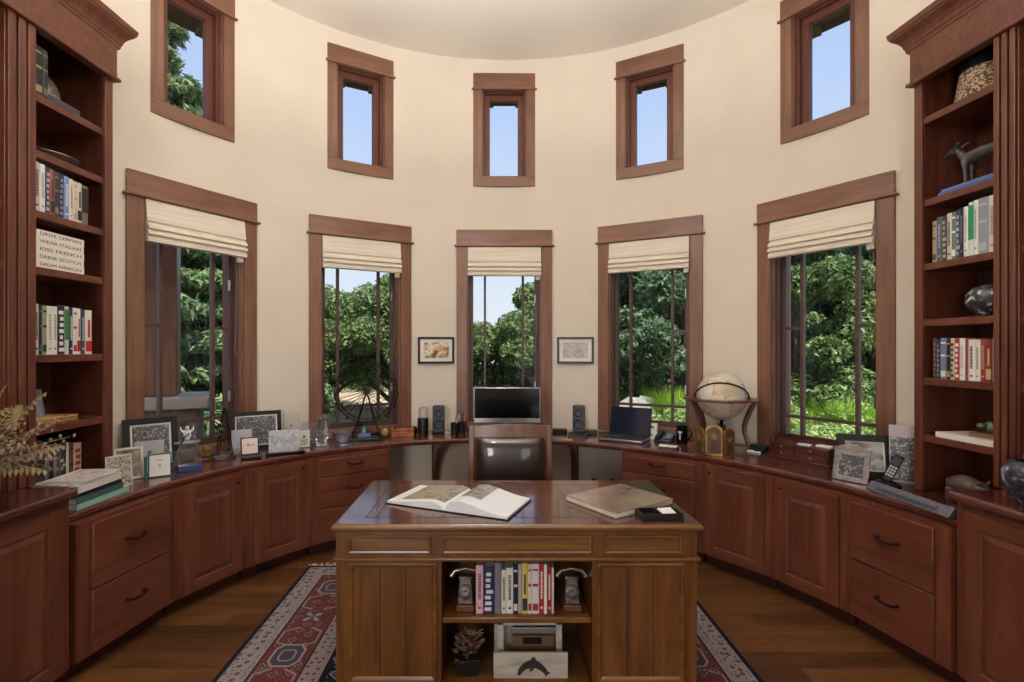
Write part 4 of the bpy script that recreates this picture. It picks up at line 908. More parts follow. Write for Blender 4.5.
# ------------------------------------------------------------------ things on the long counter
def rzc(p): return -math.atan2(p[0]-C.x, p[1]-C.y)
def on(px, py, z=CT): p = at(px, py, z); p.z = z+.0005; return p
def cr(px, R, z=CT):
    k = (px-CX)/FPX; A = 1+k*k; B = -2*(k*C.x+C.y); D = C.x**2+C.y**2-R*R
    Y = (-B+math.sqrt(B*B-4*A*D))/(2*A); return Vector((k*Y, Y, z+.0005))
def frame(name, label, loc, rz, w, h, bw, fmat, matw, pic, lean=.16, t=.018, cat='picture frame', arch=False, hang=False, grp=None, mmat='white'):
    o = thing(name, label, cat, loc, (-lean, 0, rz), grp)
    b = MB().box(-w/2, -w/2+bw, -t, 0, 0, h).box(w/2-bw, w/2, -t, 0, 0, h).box(-w/2+bw, w/2-bw, -t, 0, 0, bw)
    if arch:
        n = 14; P = [(-w/2+bw, h-bw*.9)]+[(-(w/2)*math.cos(PI*i/n)*.999, h-bw*.9+bw*1.5*math.sin(PI*i/n)**.8) for i in range(n+1)]+[(w/2-bw, h-bw*.9)]
        b.box(-w/2+bw, w/2-bw, -t, 0, h-bw*1.6, h-bw*.9); b.prismy(P[1:-1], -t, 0)
    else: b.box(-w/2+bw, w/2-bw, -t, 0, h-bw, h)
    b.build('frame', fmat, o, bev=.002)
    MB().box(-w/2+bw*.8, w/2-bw*.8, -t*.5, -.001, bw*.8, h-bw*.8).build('mat_board' if matw else 'photograph', mmat if matw else pic, o)
    if matw: MB().box(-w/2+bw+matw, w/2-bw-matw, -t*.5-.001, -t*.5, bw+matw, h-bw-matw).build('photograph', pic, o)
    if not hang and lean:
        MB().add([(-.02, 0, h*.7), (.02, 0, h*.7), (.025, h*.7*math.tan(lean)*1.6+.02, .015*0+h*.02), (-.025, h*.7*math.tan(lean)*1.6+.02, h*.02), (-.02, .004, h*.7), (.02, .004, h*.7), (.025, h*.7*math.tan(lean)*1.6+.024, h*.02), (-.025, h*.7*math.tan(lean)*1.6+.024, h*.02)],
                 [(0, 1, 2, 3), (4, 5, 6, 7), (0, 1, 5, 4), (1, 2, 6, 5), (2, 3, 7, 6), (3, 0, 4, 7)]).build('easel_leg', 'black', o)
    return o
BW = photo('blackwhite', [(26, 26, 30), (64, 64, 68), (104, 104, 108), (50, 50, 54), (186, 186, 188), (84, 84, 88)], 70, .1)
COLR = photo('colour', [(70, 74, 70), (140, 120, 110), (206, 200, 194), (110, 84, 80), (160, 164, 156)], 55)
# stack by the left bookcase
X0, YM = -1.985, 2.625
zz = CT+.0005
def lay(label, w, d, h, col, off=(0, 0), yaw=0, name='book', **kw):
    global zz
    o = flat_book(name, label, (X0+off[0], YM+off[1], zz), PI/2+R_(yaw), w, d, h, col, **kw); zz += h+.0006; return o
lay('mint green hardcover, lowest in the pile by the left bookcase', .355, .23, .026, (142, 184, 168), grp='pile by the left bookcase')
lay('dark teal patterned hardcover, second from the bottom of the pile by the left bookcase', .315, .225, .03, (62, 96, 98), (-.004, -.015), 1, grp='pile by the left bookcase')
lay('black thin book in the middle of the pile by the left bookcase', .30, .22, .018, (28, 28, 32), (-.01, -.02), -1, grp='pile by the left bookcase')
lay('thick white catalogue near the top of the pile by the left bookcase', .30, .22, .034, (222, 220, 216), (-.012, -.01), 2, grp='pile by the left bookcase')
lay('magazine with a busy dark cover under the topmost one by the left bookcase', .30, .215, .008, (190, 186, 184), (-.02, -.03), -4, 'magazine', cat='magazine', photo_mat=photo('mag', [(50, 48, 52), (150, 140, 140), (226, 222, 218), (120, 70, 66)], 24), grp='pile by the left bookcase')
lay('pale magazine with a picture cover, topmost of the pile by the left bookcase', .27, .20, .007, (226, 222, 218), (-.022, .02), 6, 'magazine', cat='magazine', photo_mat=photo('mag2', [(120, 116, 118), (206, 202, 200), (232, 228, 224), (150, 110, 104)], 20), grp='pile by the left bookcase')
o = thing('photo_print', 'colour photo print leaning unframed behind the pile of books at left', 'photograph', (-2.085, 2.872, CT+.001), (-.12, 0, R_(58)))
MB().box(-.064, .064, -.002, 0, 0, .175).build('print_paper', 'white', o); MB().box(-.06, .06, -.0026, -.002, .005, .17).build('image', COLR, o)
frame('framed_photo', 'narrow white picture frame beside the photo print at left', (-2.14, 3.02, CT+.001), R_(50), .15, .19, .016, 'cream', 0, photo('greyfig', [(60, 56, 58), (140, 132, 130), (206, 200, 196)], 16), .14)
p = cr(152, 2.46); frame('framed_photo', 'large black frame with white mat and crowd photo under the far left window', p, R_(46), .30, .335, .038, 'black', .012, BW, .15)
def plaque(label, loc, rz, w, h, t, mat, lean=.1, face=None, base=None, name='award_plaque', fcol=(120, 122, 130), cat='award'):
    o = thing(name, label, cat, loc, (0, 0, rz)); z0 = .0
    if base: MB().box(-base[0]/2, base[0]/2, -base[1]/2, base[1]/2, 0, base[2]).build('base', base[3], o, bev=.003); z0 = base[2]
    b = MB().at((0, 0, z0), (-lean, 0, 0)).box(-w/2, w/2, -t, 0, .0015+t*math.sin(lean), h); b.build('plate', mat, o, bev=.0015)
    b = MB().at((0, 0, z0), (-lean, 0, 0)); r = random.Random(int(w*1e4))
    b.ball((0, -t-.0005, h*.62), (.011, .0012, .011), 10)
    for k in range(4): ww = w*r.uniform(.2, .36); b.box(-ww, ww, -t-.0008, -t, h*(.42-.08*k), h*(.42-.08*k)+.0045)
    b.build('engraving', paint(fcol), o); return o
plaque('grey upright plaque standing before the large black framed crowd photo', cr(149.5, 2.43), R_(34), .155, .185, .02, 'greyplaque', .12, None, (.165, .06, .012, 'greyplaque'))
o = thing('award_plaque', 'small glass plaque with teal edge and white face, foremost near the left bookcase', 'award', on(159.5, 476.5), (0, 0, R_(36)))
MB().box(-.06, .06, -.018, 0, .0, .14).build('glass_slab', 'tealglass', o, bev=.002); MB().box(-.052, .054, -.0195, -.018, .008, .134).build('white_face', 'white', o)
b = MB().box(-.02, .02, -.0205, -.0195, .1, .106).ball((0, -.02, .07), (.008, .001, .012), 8); b.build('engraving', 'greyplaque', o); MB().box(-.078, -.064, -.03, .0, 0, .13).build('side_fin', 'tealglass', o, bev=.002)
plaque('small clear acrylic block with a grey label, left of the crystal house award', cr(176, 2.38), R_(36), .075, .115, .025, 'acrylic', .02)
o = thing('crystal_award', 'house shaped clear crystal award on a deep blue base', 'award', on(189.5, 470.5), (0, 0, R_(38)))
MB().loft([[(-.066, -.03, .0), (.066, -.03, .0), (.066, .03, .0), (-.066, .03, .0)], [(-.064, -.028, .034), (.064, -.028, .034), (.064, .028, .034), (-.064, .028, .034)]]).build('blue_base', 'blueglass', o, bev=.003)
MB().prismy([(-.062, .035), (.062, .035), (.066, .12), (.03, .215), (.0, .235), (-.03, .215), (-.066, .12)], -.024, .024).build('crystal_body', 'crystal', o, bev=.004)
o = thing('eagle_trophy', 'small white eagle figurine on a tall clear block behind the crystal house award', 'trophy', cr(187, 2.40), (0, 0, R_(38)))
MB().box(-.05, .05, -.03, .03, 0, .15).build('clear_block', 'crystal', o, bev=.003); MB().box(-.075, .075, -.035, .035, .1505, .163).build('plate', 'silver', o, bev=.002)
b = MB().ball((0, 0, .205), (.022, .018, .042), 12).ball((0, -.008, .25), (.013, .014, .014), 10)
for s in (-1, 1): b.tube([(s*.01, 0, .21), (s*.034, 0, .235), (s*.04, .004, .265)], [.014, .014, .003], 8, 0, False, .5)
b.tube([(0, -.018, .249), (0, -.03, .243)], [.005, .001], 6); b.build('eagle', 'white', o, remesh=.004)
o = thing('derrick_model', 'metal derrick model and brass box on a wooden tray below the far left window', 'model', cr(216, 2.43), (0, 0, R_(42)))
MB().box(-.14, .12, -.06, .06, 0, .022).build('tray', 'chairwood', o, bev=.004)
b = MB(); Hh = .30
lv = [(0, .045), (.06, .039), (.115, .033), (.165, .027), (.21, .021), (.25, .016), (Hh, .012)]
for (z0, r0), (z1, r1) in zip(lv, lv[1:]):
    for sx_, sy_, ex, ey in ((-1, -1, 1, -1), (1, -1, 1, 1), (1, 1, -1, 1), (-1, 1, -1, -1)):
        P = lambda q, r_, z_: (.055+q[0]*r_, q[1]*r_, .022+z_)
        a_, c_ = (sx_, sy_), (ex, ey)
        b.tube([P(a_, r0, z0), P(a_, r1, z1)], .0024, 4).tube([P(a_, r0, z0), P(c_, r1, z1)], .0014, 4).tube([P(c_, r0, z0), P(a_, r1, z1)], .0014, 4).tube([P(a_, r1, z1), P(c_, r1, z1)], .0014, 4)
b.box(.035, .075, -.02, .02, .022+Hh, .032+Hh).box(.047, .063, -.008, .008, .032+Hh, .05+Hh); b.build('lattice_tower', 'bronze', o)
MB().at((-.075, -.01, .058), (0, R_(14), 0)).box(-.035, .035, -.03, .03, -.028, .035).build('brass_box', 'gold', o, bev=.004)
def bowl(label, loc, r, h, mat='crystal', name='glass_bowl', n=24, flute=0, foot=.5):
    o = thing(name, label, 'bowl', loc, 0); b = MB()
    prof = [(r*.05, 0), (r*foot, 0), (r*(foot+.12), h*.1), (r*.9, h*.6), (r, h), (r*.93, h), (r*.8, h*.6), (r*(foot-.05), h*.2), (r*.05, h*.16)]
    rings = []
    for rr, z in prof:
        rings.append([(rr*(1+flute*(j % 2)*min(1, z/h))*math.cos(2*PI*j/n), rr*(1+flute*(j % 2)*min(1, z/h))*math.sin(2*PI*j/n), z) for j in range(n)])
    b.loft(rings); b.build('bowl_body', mat, o, smooth=25); return o
bowl('shallow cut crystal ashtray on the left counter', on(222, 460), .068, .052, flute=.05, foot=.7)
plaque('upright grey plaque left of the open medal case', cr(241.5, 2.43), R_(32), .135, .165, .022, 'greyplaque', .06, None, (.14, .05, .012, 'greyplaque'))
o = thing('medal_case', 'open black medal case with pale lining, in front of the grey plaque', 'medal case', on(251, 458), (0, 0, R_(34)))
MB().box(-.062, .062, -.05, .035, 0, .018).build('case_base', 'black', o, bev=.004); MB().at((0, .035, .016), (-.2, 0, 0)).box(-.06, .06, -.0, .012, 0, .125).build('case_lid', 'black', o, bev=.008)
MB().at((0, .035, .016), (-.2, 0, 0)).box(-.052, .052, -.003, .0, .008, .116).build('lid_lining', paint((220, 200, 194), .5), o, bev=.004)
b = MB().at((0, .035, .016), (-.2, 0, 0)); b.box(-.016, -.008, -.004, -.003, .062, .08).box(-.004, .03, -.004, -.003, .066, .07); b.build('print_mark', 'black', o)
p = cr(257, 2.50); frame('framed_photo', 'black framed black and white group photo leaning right of the far left window', p, R_(34), .36, .29, .03, 'black', .01, BW, .17)
o = thing('etched_block', 'wide etched glass block on a black base on the left counter', 'award', on(285, 454), (0, 0, R_(26)))
MB().box(-.13, .135, -.045, .045, 0, .02).build('base', 'blackgloss', o, bev=.004); MB().box(-.11, .095, -.018, .018, .0202, .175).build('glass_slab', 'frost', o, bev=.003)
b = MB(); r = random.Random(2)
for k in range(9): x_ = -.095+.02*k; b.box(x_, x_+.014, -.0192, -.018, .07+r.uniform(0, .02), .10+r.uniform(0, .05))
b.build('etching', 'greyplaque', o)
plaque('tall clear acrylic award behind the etched glass block', cr(291, 2.40), R_(30), .12, .25, .016, 'acrylic', .02, None, (.14, .07, .016, 'acrylic'))
plaque('small white card award in acrylic, right of the etched glass block', cr(304, 2.30), R_(28), .085, .135, .012, 'white', .08)
plaque('low clear acrylic award leaning at the wall behind the white card', cr(311, 2.47), R_(28), .15, .17, .014, 'acrylic', .04)
o = thing('crystal_sculpture', 'tall twisted cut crystal sculpture on the left counter', 'sculpture', on(322, 449), (0, 0, R_(20)))
MB().box(-.05, .05, -.03, .03, 0, .03).build('crystal_foot', 'crystal', o, bev=.003)
rings = [[((.052-.018*abs(q-.4))*math.cos(a+q*1.5)*(1.1 if i_ % 2 else .8), .028*math.sin(a+q*1.5)+.012*math.sin(q*5), .0305+.22*q+.02*math.cos(a)*q) for i_, a in enumerate([2*PI*j/6 for j in range(6)])] for q in [k/8 for k in range(9)]]
MB().loft(rings).build('twisted_body', 'crystal', o)
bowl('deep cut crystal bowl in front of the spoked metal wheel', on(343, 445.5), .078, .115, flute=.06, foot=.42)
o = thing('glass_slab_award', 'clear glass slab with small blue figure lying before the spoked wheel', 'award', on(364, 440), (0, 0, R_(16)))
MB().box(-.12, .12, -.05, .05, 0, .026).build('glass_slab', 'acrylic', o, bev=.004)
MB().loft([[(-.06, -.02, .0262), (.06, -.02, .0262), (.06, .03, .0262), (-.06, .03, .0262)], [(-.045, -.015, .06), (.05, -.015, .06), (.05, .02, .06), (-.045, .02, .06)]]).build('blue_block', 'blueglass', o, bev=.003)
MB().lathe([(.016, .0605), (.02, .075), (.012, .09), (.016, .105), (.004, .115)], 12, 0, (0, .004, 0)).build('blue_figure', plain('aqua_glass', (110, 170, 196), .15, 0, .3), o, smooth=60)
# the big spoked wheel on its stand
p = cr(366.5, 2.36); wh = thing('spoked_wheel_model', 'big black wire observation wheel model standing before the second window', 'model', p, (0, 0, R_(14)))
WZ, WR_ = 1.185-CT, .262
b = MB()
for y in (-.035, .035):
    for R2 in (WR_, WR_*.9): b.tube([(R2*math.cos(2*PI*k/48), y, WZ+R2*math.sin(2*PI*k/48)) for k in range(48)], .0034, 6, 0, True)
b.build('rim', 'bronze', wh, smooth=60)
b = MB()
for k in range(28):
    a = 2*PI*k/28
    for y in (-.035, .035): b.tube([(.012*math.cos(a), y*.6, WZ+.012*math.sin(a)), (WR_*math.cos(a), y, WZ+WR_*math.sin(a))], .0015, 4)
    b.tube([(WR_*math.cos(a), -.035, WZ+WR_*math.sin(a)), (WR_*math.cos(a), .035, WZ+WR_*math.sin(a))], .0016, 4)
b.build('spokes', 'bronze', wh)
b = MB().at((0, 0, WZ), (PI/2, 0, 0)).lathe([(.004, -.07), (.02, -.07), (.02, .07), (.004, .07)], 16); b.build('hub', 'bronze', wh)
b = MB()
for k in range(14):
    a = 2*PI*k/14; b.at((WR_*math.cos(a), 0, WZ+WR_*math.sin(a)-.016)).box(-.008, .008, -.016, .016, -.012, .008)
b.build('cabins', 'bronze', wh)
for s in (-1, 1):
    for y in (-.065, .065): MB().tube([(0, y*.9, WZ), (s*.115, y*1.3, .012)], .0065, 6).build('leg', 'bronze', wh)
MB().box(-.15, .15, -.1, .1, 0, .012).build('base_plate', 'bronze', wh, bev=.003)
o = thing('medallion', 'small gold medallion on a black stand left of the orange wooden box', 'medallion', on(385, 437.5), (0, 0, R_(12)))
MB().box(-.03, .03, -.02, .02, 0, .012).build('stand', 'black', o, bev=.003); MB().at((0, 0, .046), (PI/2-.2, 0, 0)).lathe([(.002, .006), (.026, .006), (.033, .003), (.033, -.003), (.002, -.003)], 20).build('gold_disc', 'gold', o, smooth=40)
o = thing('wooden_box', 'small orange brown wooden box with lid on the counter left of the chair', 'box', on(402.5, 437), (0, 0, R_(10)))
ow = noisy('orange_burl', [(.3, (128, 62, 26)), (.7, (172, 96, 46))], 26, .25, 5, coat=.5)
MB().box(-.098, .098, 0, .12, 0, .045).build('box_body', ow, o, bev=.004); MB().box(-.1, .1, -.002, .122, .0455, .072).build('lid', ow, o, bev=.006); MB().box(-.008, .008, -.006, -.002, .04, .054).build('clasp', 'brass', o)
flat_book('book', 'maroon book lying behind the gold medallion', cr(388, 2.40), R_(14), .16, .1, .035, (92, 34, 40))
o = thing('pencil_sharpener', 'black canister with a clear domed top left of the left speaker', 'canister', cr(423, 2.41), 0)
MB().lathe([(.004, 0), (.048, 0), (.05, .01), (.05, .13), (.046, .145), (.004, .146)], 24).build('black_body', 'black', o, smooth=40); MB().lathe([(.004, .1465), (.036, .147), (.038, .22), (.03, .24), (.004, .243)], 20).build('clear_dome', 'acrylic', o, smooth=40)
o = MB().lathe([(.004, 0), (.024, 0), (.03, .02), (.03, .055), (.02, .075), (.004, .08)], 16).build('ink_bottle', 'blackgloss', smooth=40, loc=cr(414, 2.38)); tag(o, 'small round black bottle between the orange box and black canister', 'bottle')
def speaker(label, loc, rz):
    o = thing('desk_speaker', label, 'speaker', loc, (0, 0, rz), 'computer speakers')
    MB().loft([[(-.056, -.055, .012), (.056, -.055, .012), (.05, .06, .012), (-.05, .06, .012)], [(-.056, -.045, .255), (.056, -.045, .255), (.048, .055, .25), (-.048, .055, .25)]]).build('cabinet', 'grey', o, bev=.01, seg=3)
    MB().lathe([(.01, 0), (.06, 0), (.062, .006), (.05, .0115), (.01, .0118)], 24).build('foot', 'black', o, smooth=40)
    for z, r_ in ((.085, .042), (.185, .034)):
        b = MB().at((0, -.056+.01*(z-.012)/.243, z), (PI/2+.04, 0, 0)); b.lathe([(r_*.05, -.006), (r_*.3, -.001), (r_*.8, -.010), (r_*.86, .004), (r_, .004), (r_, -.004), (r_*.05, -.0065)], 24); b.build('driver', 'blackgloss', o, smooth=40)
speaker('dark grey two driver desk speaker left of the monitor', cr(438.5, 2.40), R_(8)); speaker('dark grey two driver desk speaker right of the monitor', cr(579, 2.42), R_(-14))
o = MB().box(-.055, .055, -.03, .03, 0, .012).build('note_pad', 'white', bev=.002, loc=on(443, 433), rot=(0, 0, R_(6))); tag(o, 'small white note pad in front of the left speaker', 'note pad')
for i, (px, R2) in enumerate(((454.5, 2.34), (461.5, 2.42))):
    o = thing('pen_cup', ['black pen cup full of pens, nearer the left speaker', 'black pen cup full of pens, nearer the monitor'][i], 'pen cup', cr(px, R2), 0, 'pen cups')
    MB().lathe([(.004, 0), (.032, 0), (.036, .1), (.033, .1), (.03, .006), (.004, .005)], 20).build('cup', 'black', o, smooth=40)
    for k in range(5):
        r = random.Random(k+10*i); a = r.uniform(0, 6.3); MB().tube([(.01*math.cos(a), .01*math.sin(a), .008), (.034*math.cos(a)+.012, .028*math.sin(a), .15+r.uniform(0, .035))], .0036, 6).build('pen', paint([(200, 200, 200), (40, 40, 46), (180, 180, 186), (60, 60, 120), (190, 170, 130)][k], .4), o)
# monitor
o = thing('monitor', 'black computer monitor with silver bezel under the middle window', 'monitor', (.135, 4.5, CT+.0005), (0, 0, 0))
MB().lathe([(.01, 0), (.11, 0), (.11, .01), (.01, .014)], 28).build('stand_base', 'silver', o, smooth=40); MB().box(-.03, .03, -.012, .012, .0142, .16).build('stand_neck', 'silver', o, bev=.004)
b = MB().box(-.292, .292, -.045, -.0125, .125, .435); b.build('screen_housing', 'silver', o, bev=.006); MB().box(-.284, .284, -.0466, -.045, .168, .428).build('screen', 'blackgloss', o)
MB().box(-.03, .03, -.04, -.02, .4355, .455).build('webcam', 'black', o, bev=.005)
for i, (px, R2, w_) in enumerate(((560, 2.40, .13), (591, 2.40, .10))):
    o = thing('cable_box', ['black slim cable box left of the right speaker', 'black slim cable box right of the right speaker'][i], 'device', cr(px, R2), (0, 0, R_(-10-8*i)), 'black boxes by the right speaker'); MB().box(-w_/2, w_/2, -.04, .04, 0, .035).build('housing', 'black', o, bev=.005)
    MB().tube([(-w_/2, .0, .02), (-w_/2-.02, -.03, .012), (-w_/2-.01, -.07, .004), (.0, -.085, .004), (.03, -.07, .004)], .004, 6).build('cable', 'black', o, smooth=60)
o = thing('dock_tray', 'black flat docking tray in front of the right speaker', 'device', cr(578, 2.22), (0, 0, R_(-12))); MB().loft([[(-.09, -.05, 0), (.09, -.05, 0), (.09, .05, 0), (-.09, .05, 0)], [(-.085, -.045, .012), (.085, -.045, .012), (.085, .05, .03), (-.085, .05, .03)]]).build('tray_body', 'black', o, bev=.004)
# laptop
lp = thing('laptop', 'open silver and black laptop on the counter by the fourth window', 'laptop', ((.92+1.2)/2, (4.34+4.11)/2, CT+.0005), (0, 0, R_(-33)))
MB().box(-.18, .18, 0, .235, .004, .024).build('keyboard_base', 'silver', lp, bev=.004)
b = MB().box(-.172, .172, .005, .23, .0242, .0252, 0)
for r_ in range(5):
    for k in range(13): b.box(-.15+k*.0232, -.15+k*.0232+.019, .09+r_*.025, .09+r_*.025+.019, .0252, .028, 1)
b.box(-.05, .05, .015, .07, .0252, .0258, 1); b.build('keyboard', ['black', 'grey'], lp)
m = MB().at((0, .236, .024), (-.22, 0, 0)).box(-.18, .18, -.002, .008, 0, .245).build('display_lid', 'black', lp, bev=.004)
m2 = MB().at((0, .236, .024), (-.22, 0, 0)).box(-.17, .17, -.0032, -.002, .012, .236).build('display', plain('display_off', (28, 34, 54), .08), lp)
o = thing('white_box', 'white box with a black swirl mark behind the laptop', 'box', cr(651, 2.36), (0, 0, R_(-30)))
MB().box(-.055, .055, -.03, .03, 0, .135).build('carton', 'white', o, bev=.003)
b = MB().at((.01, -.0302, .075), (PI/2, 0, 0)); b.tube([(.034*math.cos(a), .034*math.sin(a), 0) for a in [R_(40+250*k/14) for k in range(15)]], [.003+.009*math.sin(PI*k/14) for k in range(15)], 8, 0, False, .1); b.build('swirl_mark', 'black', o)
o = thing('desk_phone', 'low dark grey desk phone left of the black mug', 'telephone', on(664, 441), (0, 0, R_(-36)))
MB().prismx([(-.06, 0), (.08, 0), (.08, .05), (-.06, .016)], -.07, .07).build('phone_base', 'grey', o, bev=.006)
MB().at((-.04, .01, .047), (.24, 0, 0)).loft([[(-.022, y, -.012), (.022, y, -.012), (.018, y, h_), (-.018, y, h_)] for y, h_ in ((-.08, .008), (-.05, .016), (0, .010), (.05, .016), (.08, .008))]).build('handset', 'black', o, bev=.006)
b = MB()
for i in range(4):
    for k in range(3): b.at((.015+.018*k, -.035+.024*i, .030+.0058*i), (.24, 0, 0)).box(0, .012, 0, .014, 0, .004)
b.build('keypad', 'silver', o)
o = MB().box(-.07, .07, -.045, .045, 0, .002).build('paper_sheet', 'white', loc=on(668, 446), rot=(0, 0, R_(-30))); tag(o, 'white slip of paper in front of the desk phone', 'paper')
o = thing('mug', 'tall black mug with a white mark beside the globe stand', 'mug', cr(682, 2.34), (0, 0, R_(-40)))
MB().lathe([(.004, 0), (.042, 0), (.045, .006), (.046, .135), (.042, .135), (.04, .01), (.004, .009)], 24).build('mug_body', 'blackgloss', o, smooth=40); MB().tube([(.044, 0, .11), (.075, 0, .105), (.078, 0, .06), (.046, 0, .03)], .006, 8).build('handle', 'blackgloss', o, smooth=60)
MB().box(-.004, .004, -.0475, -.044, .03, .10).box(-.016, .016, -.0475, -.042, .085, .097).build('white_mark', 'white', o)
# globe on its stand
p = on(722, 455); p = Vector((1.785, 3.975, CT+.0005)); gl = thing('globe_stand', 'antique style globe in a wooden ring stand on the right counter', 'globe', p, (0, 0, R_(-38)))
GZ, GR = 1.185-CT, .182; RZ_ = 1.163-CT
gm, nt, bs = newmat('globe_map'); n = N(nt, 'ShaderNodeTexNoise', i_Detail=6); n.inputs['Scale'].default_value = 1; nt.links.new(mapped(nt, (7, 7, 7)), n.inputs[0])
nt.links.new(ramp(nt, n.outputs[0], [(.40, (206, 200, 186)), (.52, (212, 204, 188)), (.54, (168, 150, 124)), (.56, (206, 184, 148)), (.66, (190, 176, 150))]), bs.inputs['Base Color']); bs.inputs['Roughness'].default_value = .3
MB().ball((0, 0, GZ), GR, 40).build('globe_sphere', gm, gl, smooth=80)
b = MB(); rin, rout = .198, .262
b.loft([[(r_*math.cos(2*PI*j/8+PI/8), r_*math.sin(2*PI*j/8+PI/8), z_) if r_ > .2 else (r_*math.cos(2*PI*j/8+PI/8)/.98, r_*math.sin(2*PI*j/8+PI/8)/.98, z_) for j in range(8)] for r_, z_ in ((.212, RZ_-.008), (rout/.93, RZ_-.008), (rout/.93, RZ_+.008), (.212, RZ_+.008))], 0, False, True)
b.build('horizon_ring', 'chairwood', gl, bev=.002)
qa, qb = R_(13.7), R_(283.7)
b = MB().tube([(.193*(math.cos(t_)*math.cos(qa)+math.sin(t_)*.78*math.cos(qb)), .193*(math.cos(t_)*math.sin(qa)+math.sin(t_)*.78*math.sin(qb)), GZ+.193*math.sin(t_)*.63-.01) for t_ in [PI*k/28 for k in range(29)]], .006, 6); b.build('meridian_ring', 'bronze', gl, smooth=60)
for a in (R_(22), R_(13.7+150), R_(103.7)):
    d = Vector((math.cos(a), math.sin(a))); s_ = Vector((-d.y, d.x))
    prof = [(.20, 0), (.19, .05), (.165, .12), (.16, .18), (.19, .27), (.235, RZ_-.009)]
    MB().loft([[(*(d*(r_-.012)+s_*.05*w_), z_), (*(d*(r_+.012)+s_*.05*w_), z_), (*(d*(r_+.012)-s_*.05*w_), z_), (*(d*(r_-.012)-s_*.05*w_), z_)] for (r_, z_), w_ in zip(prof, (1, .9, .65, .65, .85, 1.05))]).build('leg', 'chairwood', gl, bev=.003)
MB().box(-.2, .2, -.02, .02, .03, .05).box(-.02, .02, -.2, .2, .03, .05).build('cross_stretcher', 'chairwood', gl)
MB().lathe([(.03, .05), (.03, .07), (.012, .09), (.012, GZ-GR-.01), (.02, GZ-GR+.004)], 16).build('pivot_post', 'bronze', gl, smooth=40)
# gilt triptych in front of it
tr = thing('triptych_icon', 'folding gilt triptych with arched panels and a robed figure before the globe', 'icon', on(714, 455.5), (0, 0, R_(-24)))
def archpts(w, h): return [(-w/2, 0), (w/2, 0)]+[(w/2*math.cos(PI*i/10), h-w*.35+w*.35*math.sin(PI*i/10)) for i in range(11)]
ic = noisy('icon_ground', [(.3, (62, 40, 26)), (.7, (112, 78, 44))], 40, .5, 4)
for nm, w_, h_, loc_, ra in (('centre_panel', .12, .225, (0, 0, 0), 0), ('left_wing', .088, .205, (-.095, -.03, 0), R_(-38)), ('right_wing', .088, .205, (.095, -.03, 0), R_(38))):
    q = MB().at(loc_, (0, 0, ra)).prismy(archpts(w_, h_), -.012, 0).build(nm, 'gold', tr, bev=.003)
    MB().at(loc_, (0, 0, ra)).prismy([(x*.78, .014+z*.86) for x, z in archpts(w_, h_)], -.0128, -.011).build('painted_field', ic, q)
    fx = MB().at(loc_, (0, 0, ra)); k_ = .8 if nm == 'centre_panel' else .5
    fx.ball((0, -.013, h_*.62), (.017*k_, .003, .022*k_), 12, 0)
    fx.prismy([(-.034*k_, .02), (.034*k_, .02), (.03*k_, h_*.36), (.012*k_, h_*.5), (-.012*k_, h_*.5), (-.03*k_, h_*.36)], -.0145, -.0125, 1); fx.at(loc_, (0, 0, ra)); fx.tube([(.027*k_*math.cos(2*PI*j/20), -.0128, h_*.62+.03*k_*math.sin(2*PI*j/20)) for j in range(20)], .002, 5, 2, True)
    fx.build('relief_figure', [paint((150, 112, 84), .5), paint((74, 44, 38), .5), 'gold'], q, smooth=50)
o = thing('black_case', 'black zip case with a white cable between the globe and the valet box', 'case', on(757, 452), (0, 0, R_(-50))); MB().box(-.055, .055, -.0, .08, 0, .05).build('case_body', 'black', o, bev=.01, seg=3)
MB().tube([(-.02, -.01, .006), (-.06, -.03, .006), (-.05, -.05, .006), (.0, -.045, .006), (.04, -.03, .006)], .006, 6).build('white_cable', 'white', o, smooth=60)
# valet box
vb = thing('valet_box', 'mahogany valet box with four small drawers and open top trays under the far right window', 'box', (2.09, 3.50, CT+.0005), (0, 0, R_(-62.8)))
MB().box(-.215, .215, -.006, .22, 0, .016).build('plinth', 'maroon', vb, bev=.004)
MB().box(-.20, .20, .004, .215, .0162, .114).build('carcass', 'maroon', vb, bev=.002)
for x0, x1 in ((-.196, -.022), (-.014, .196)):
    for z0, z1 in ((.02, .064), (.068, .112)):
        d = MB().box(x0, x1, -.004, .0038, z0, z1).build('drawer', 'maroon', vb, bev=.002); MB().ball(((x0+x1)/2, -.008, (z0+z1)/2), .0065, 10).build('knob', 'silver', d, smooth=60)
MB().box(-.2, .2, .11, .115, .1142, .14).box(-.2, .2, .21, .215, .1142, .15).box(-.2, -.195, .115, .21, .1142, .14).box(.195, .2, .115, .21, .1142, .14).build('upper_tray', 'maroon', vb)
vm = vb.matrix_basis.copy()
vm = Matrix.Translation(vb.location) @ Matrix.Rotation(R_(-62.8), 4, 'Z')
def onvb(x, y, z): return vm @ Vector((x, y, z))
o = MB().box(-.04, .04, -.03, .03, 0, .006).build('white_card', 'white', loc=onvb(.02, .05, .1150), rot=(0, 0, R_(-50))); tag(o, 'white card lying at the middle of the valet box top', 'card')
o = MB().box(-.05, .05, -.025, .025, 0, .02).build('earbud_case', paint((214, 214, 212), .3), bev=.008, seg=3, loc=onvb(.15, .055, .1150), rot=(0, 0, R_(-62))); tag(o, 'white rounded case on the right of the valet box top', 'case')
o = thing('eyeglasses', 'dark folded spectacles in the back tray of the valet box', 'spectacles', onvb(-.10, .16, .1146), (0, 0, R_(-62)))
b = MB()
for s in (-1, 1): b.tube([(s*.034+.026*math.cos(2*PI*j/16), -.02, .02+.018*math.sin(2*PI*j/16)) for j in range(16)], .0028, 5, 0, True)
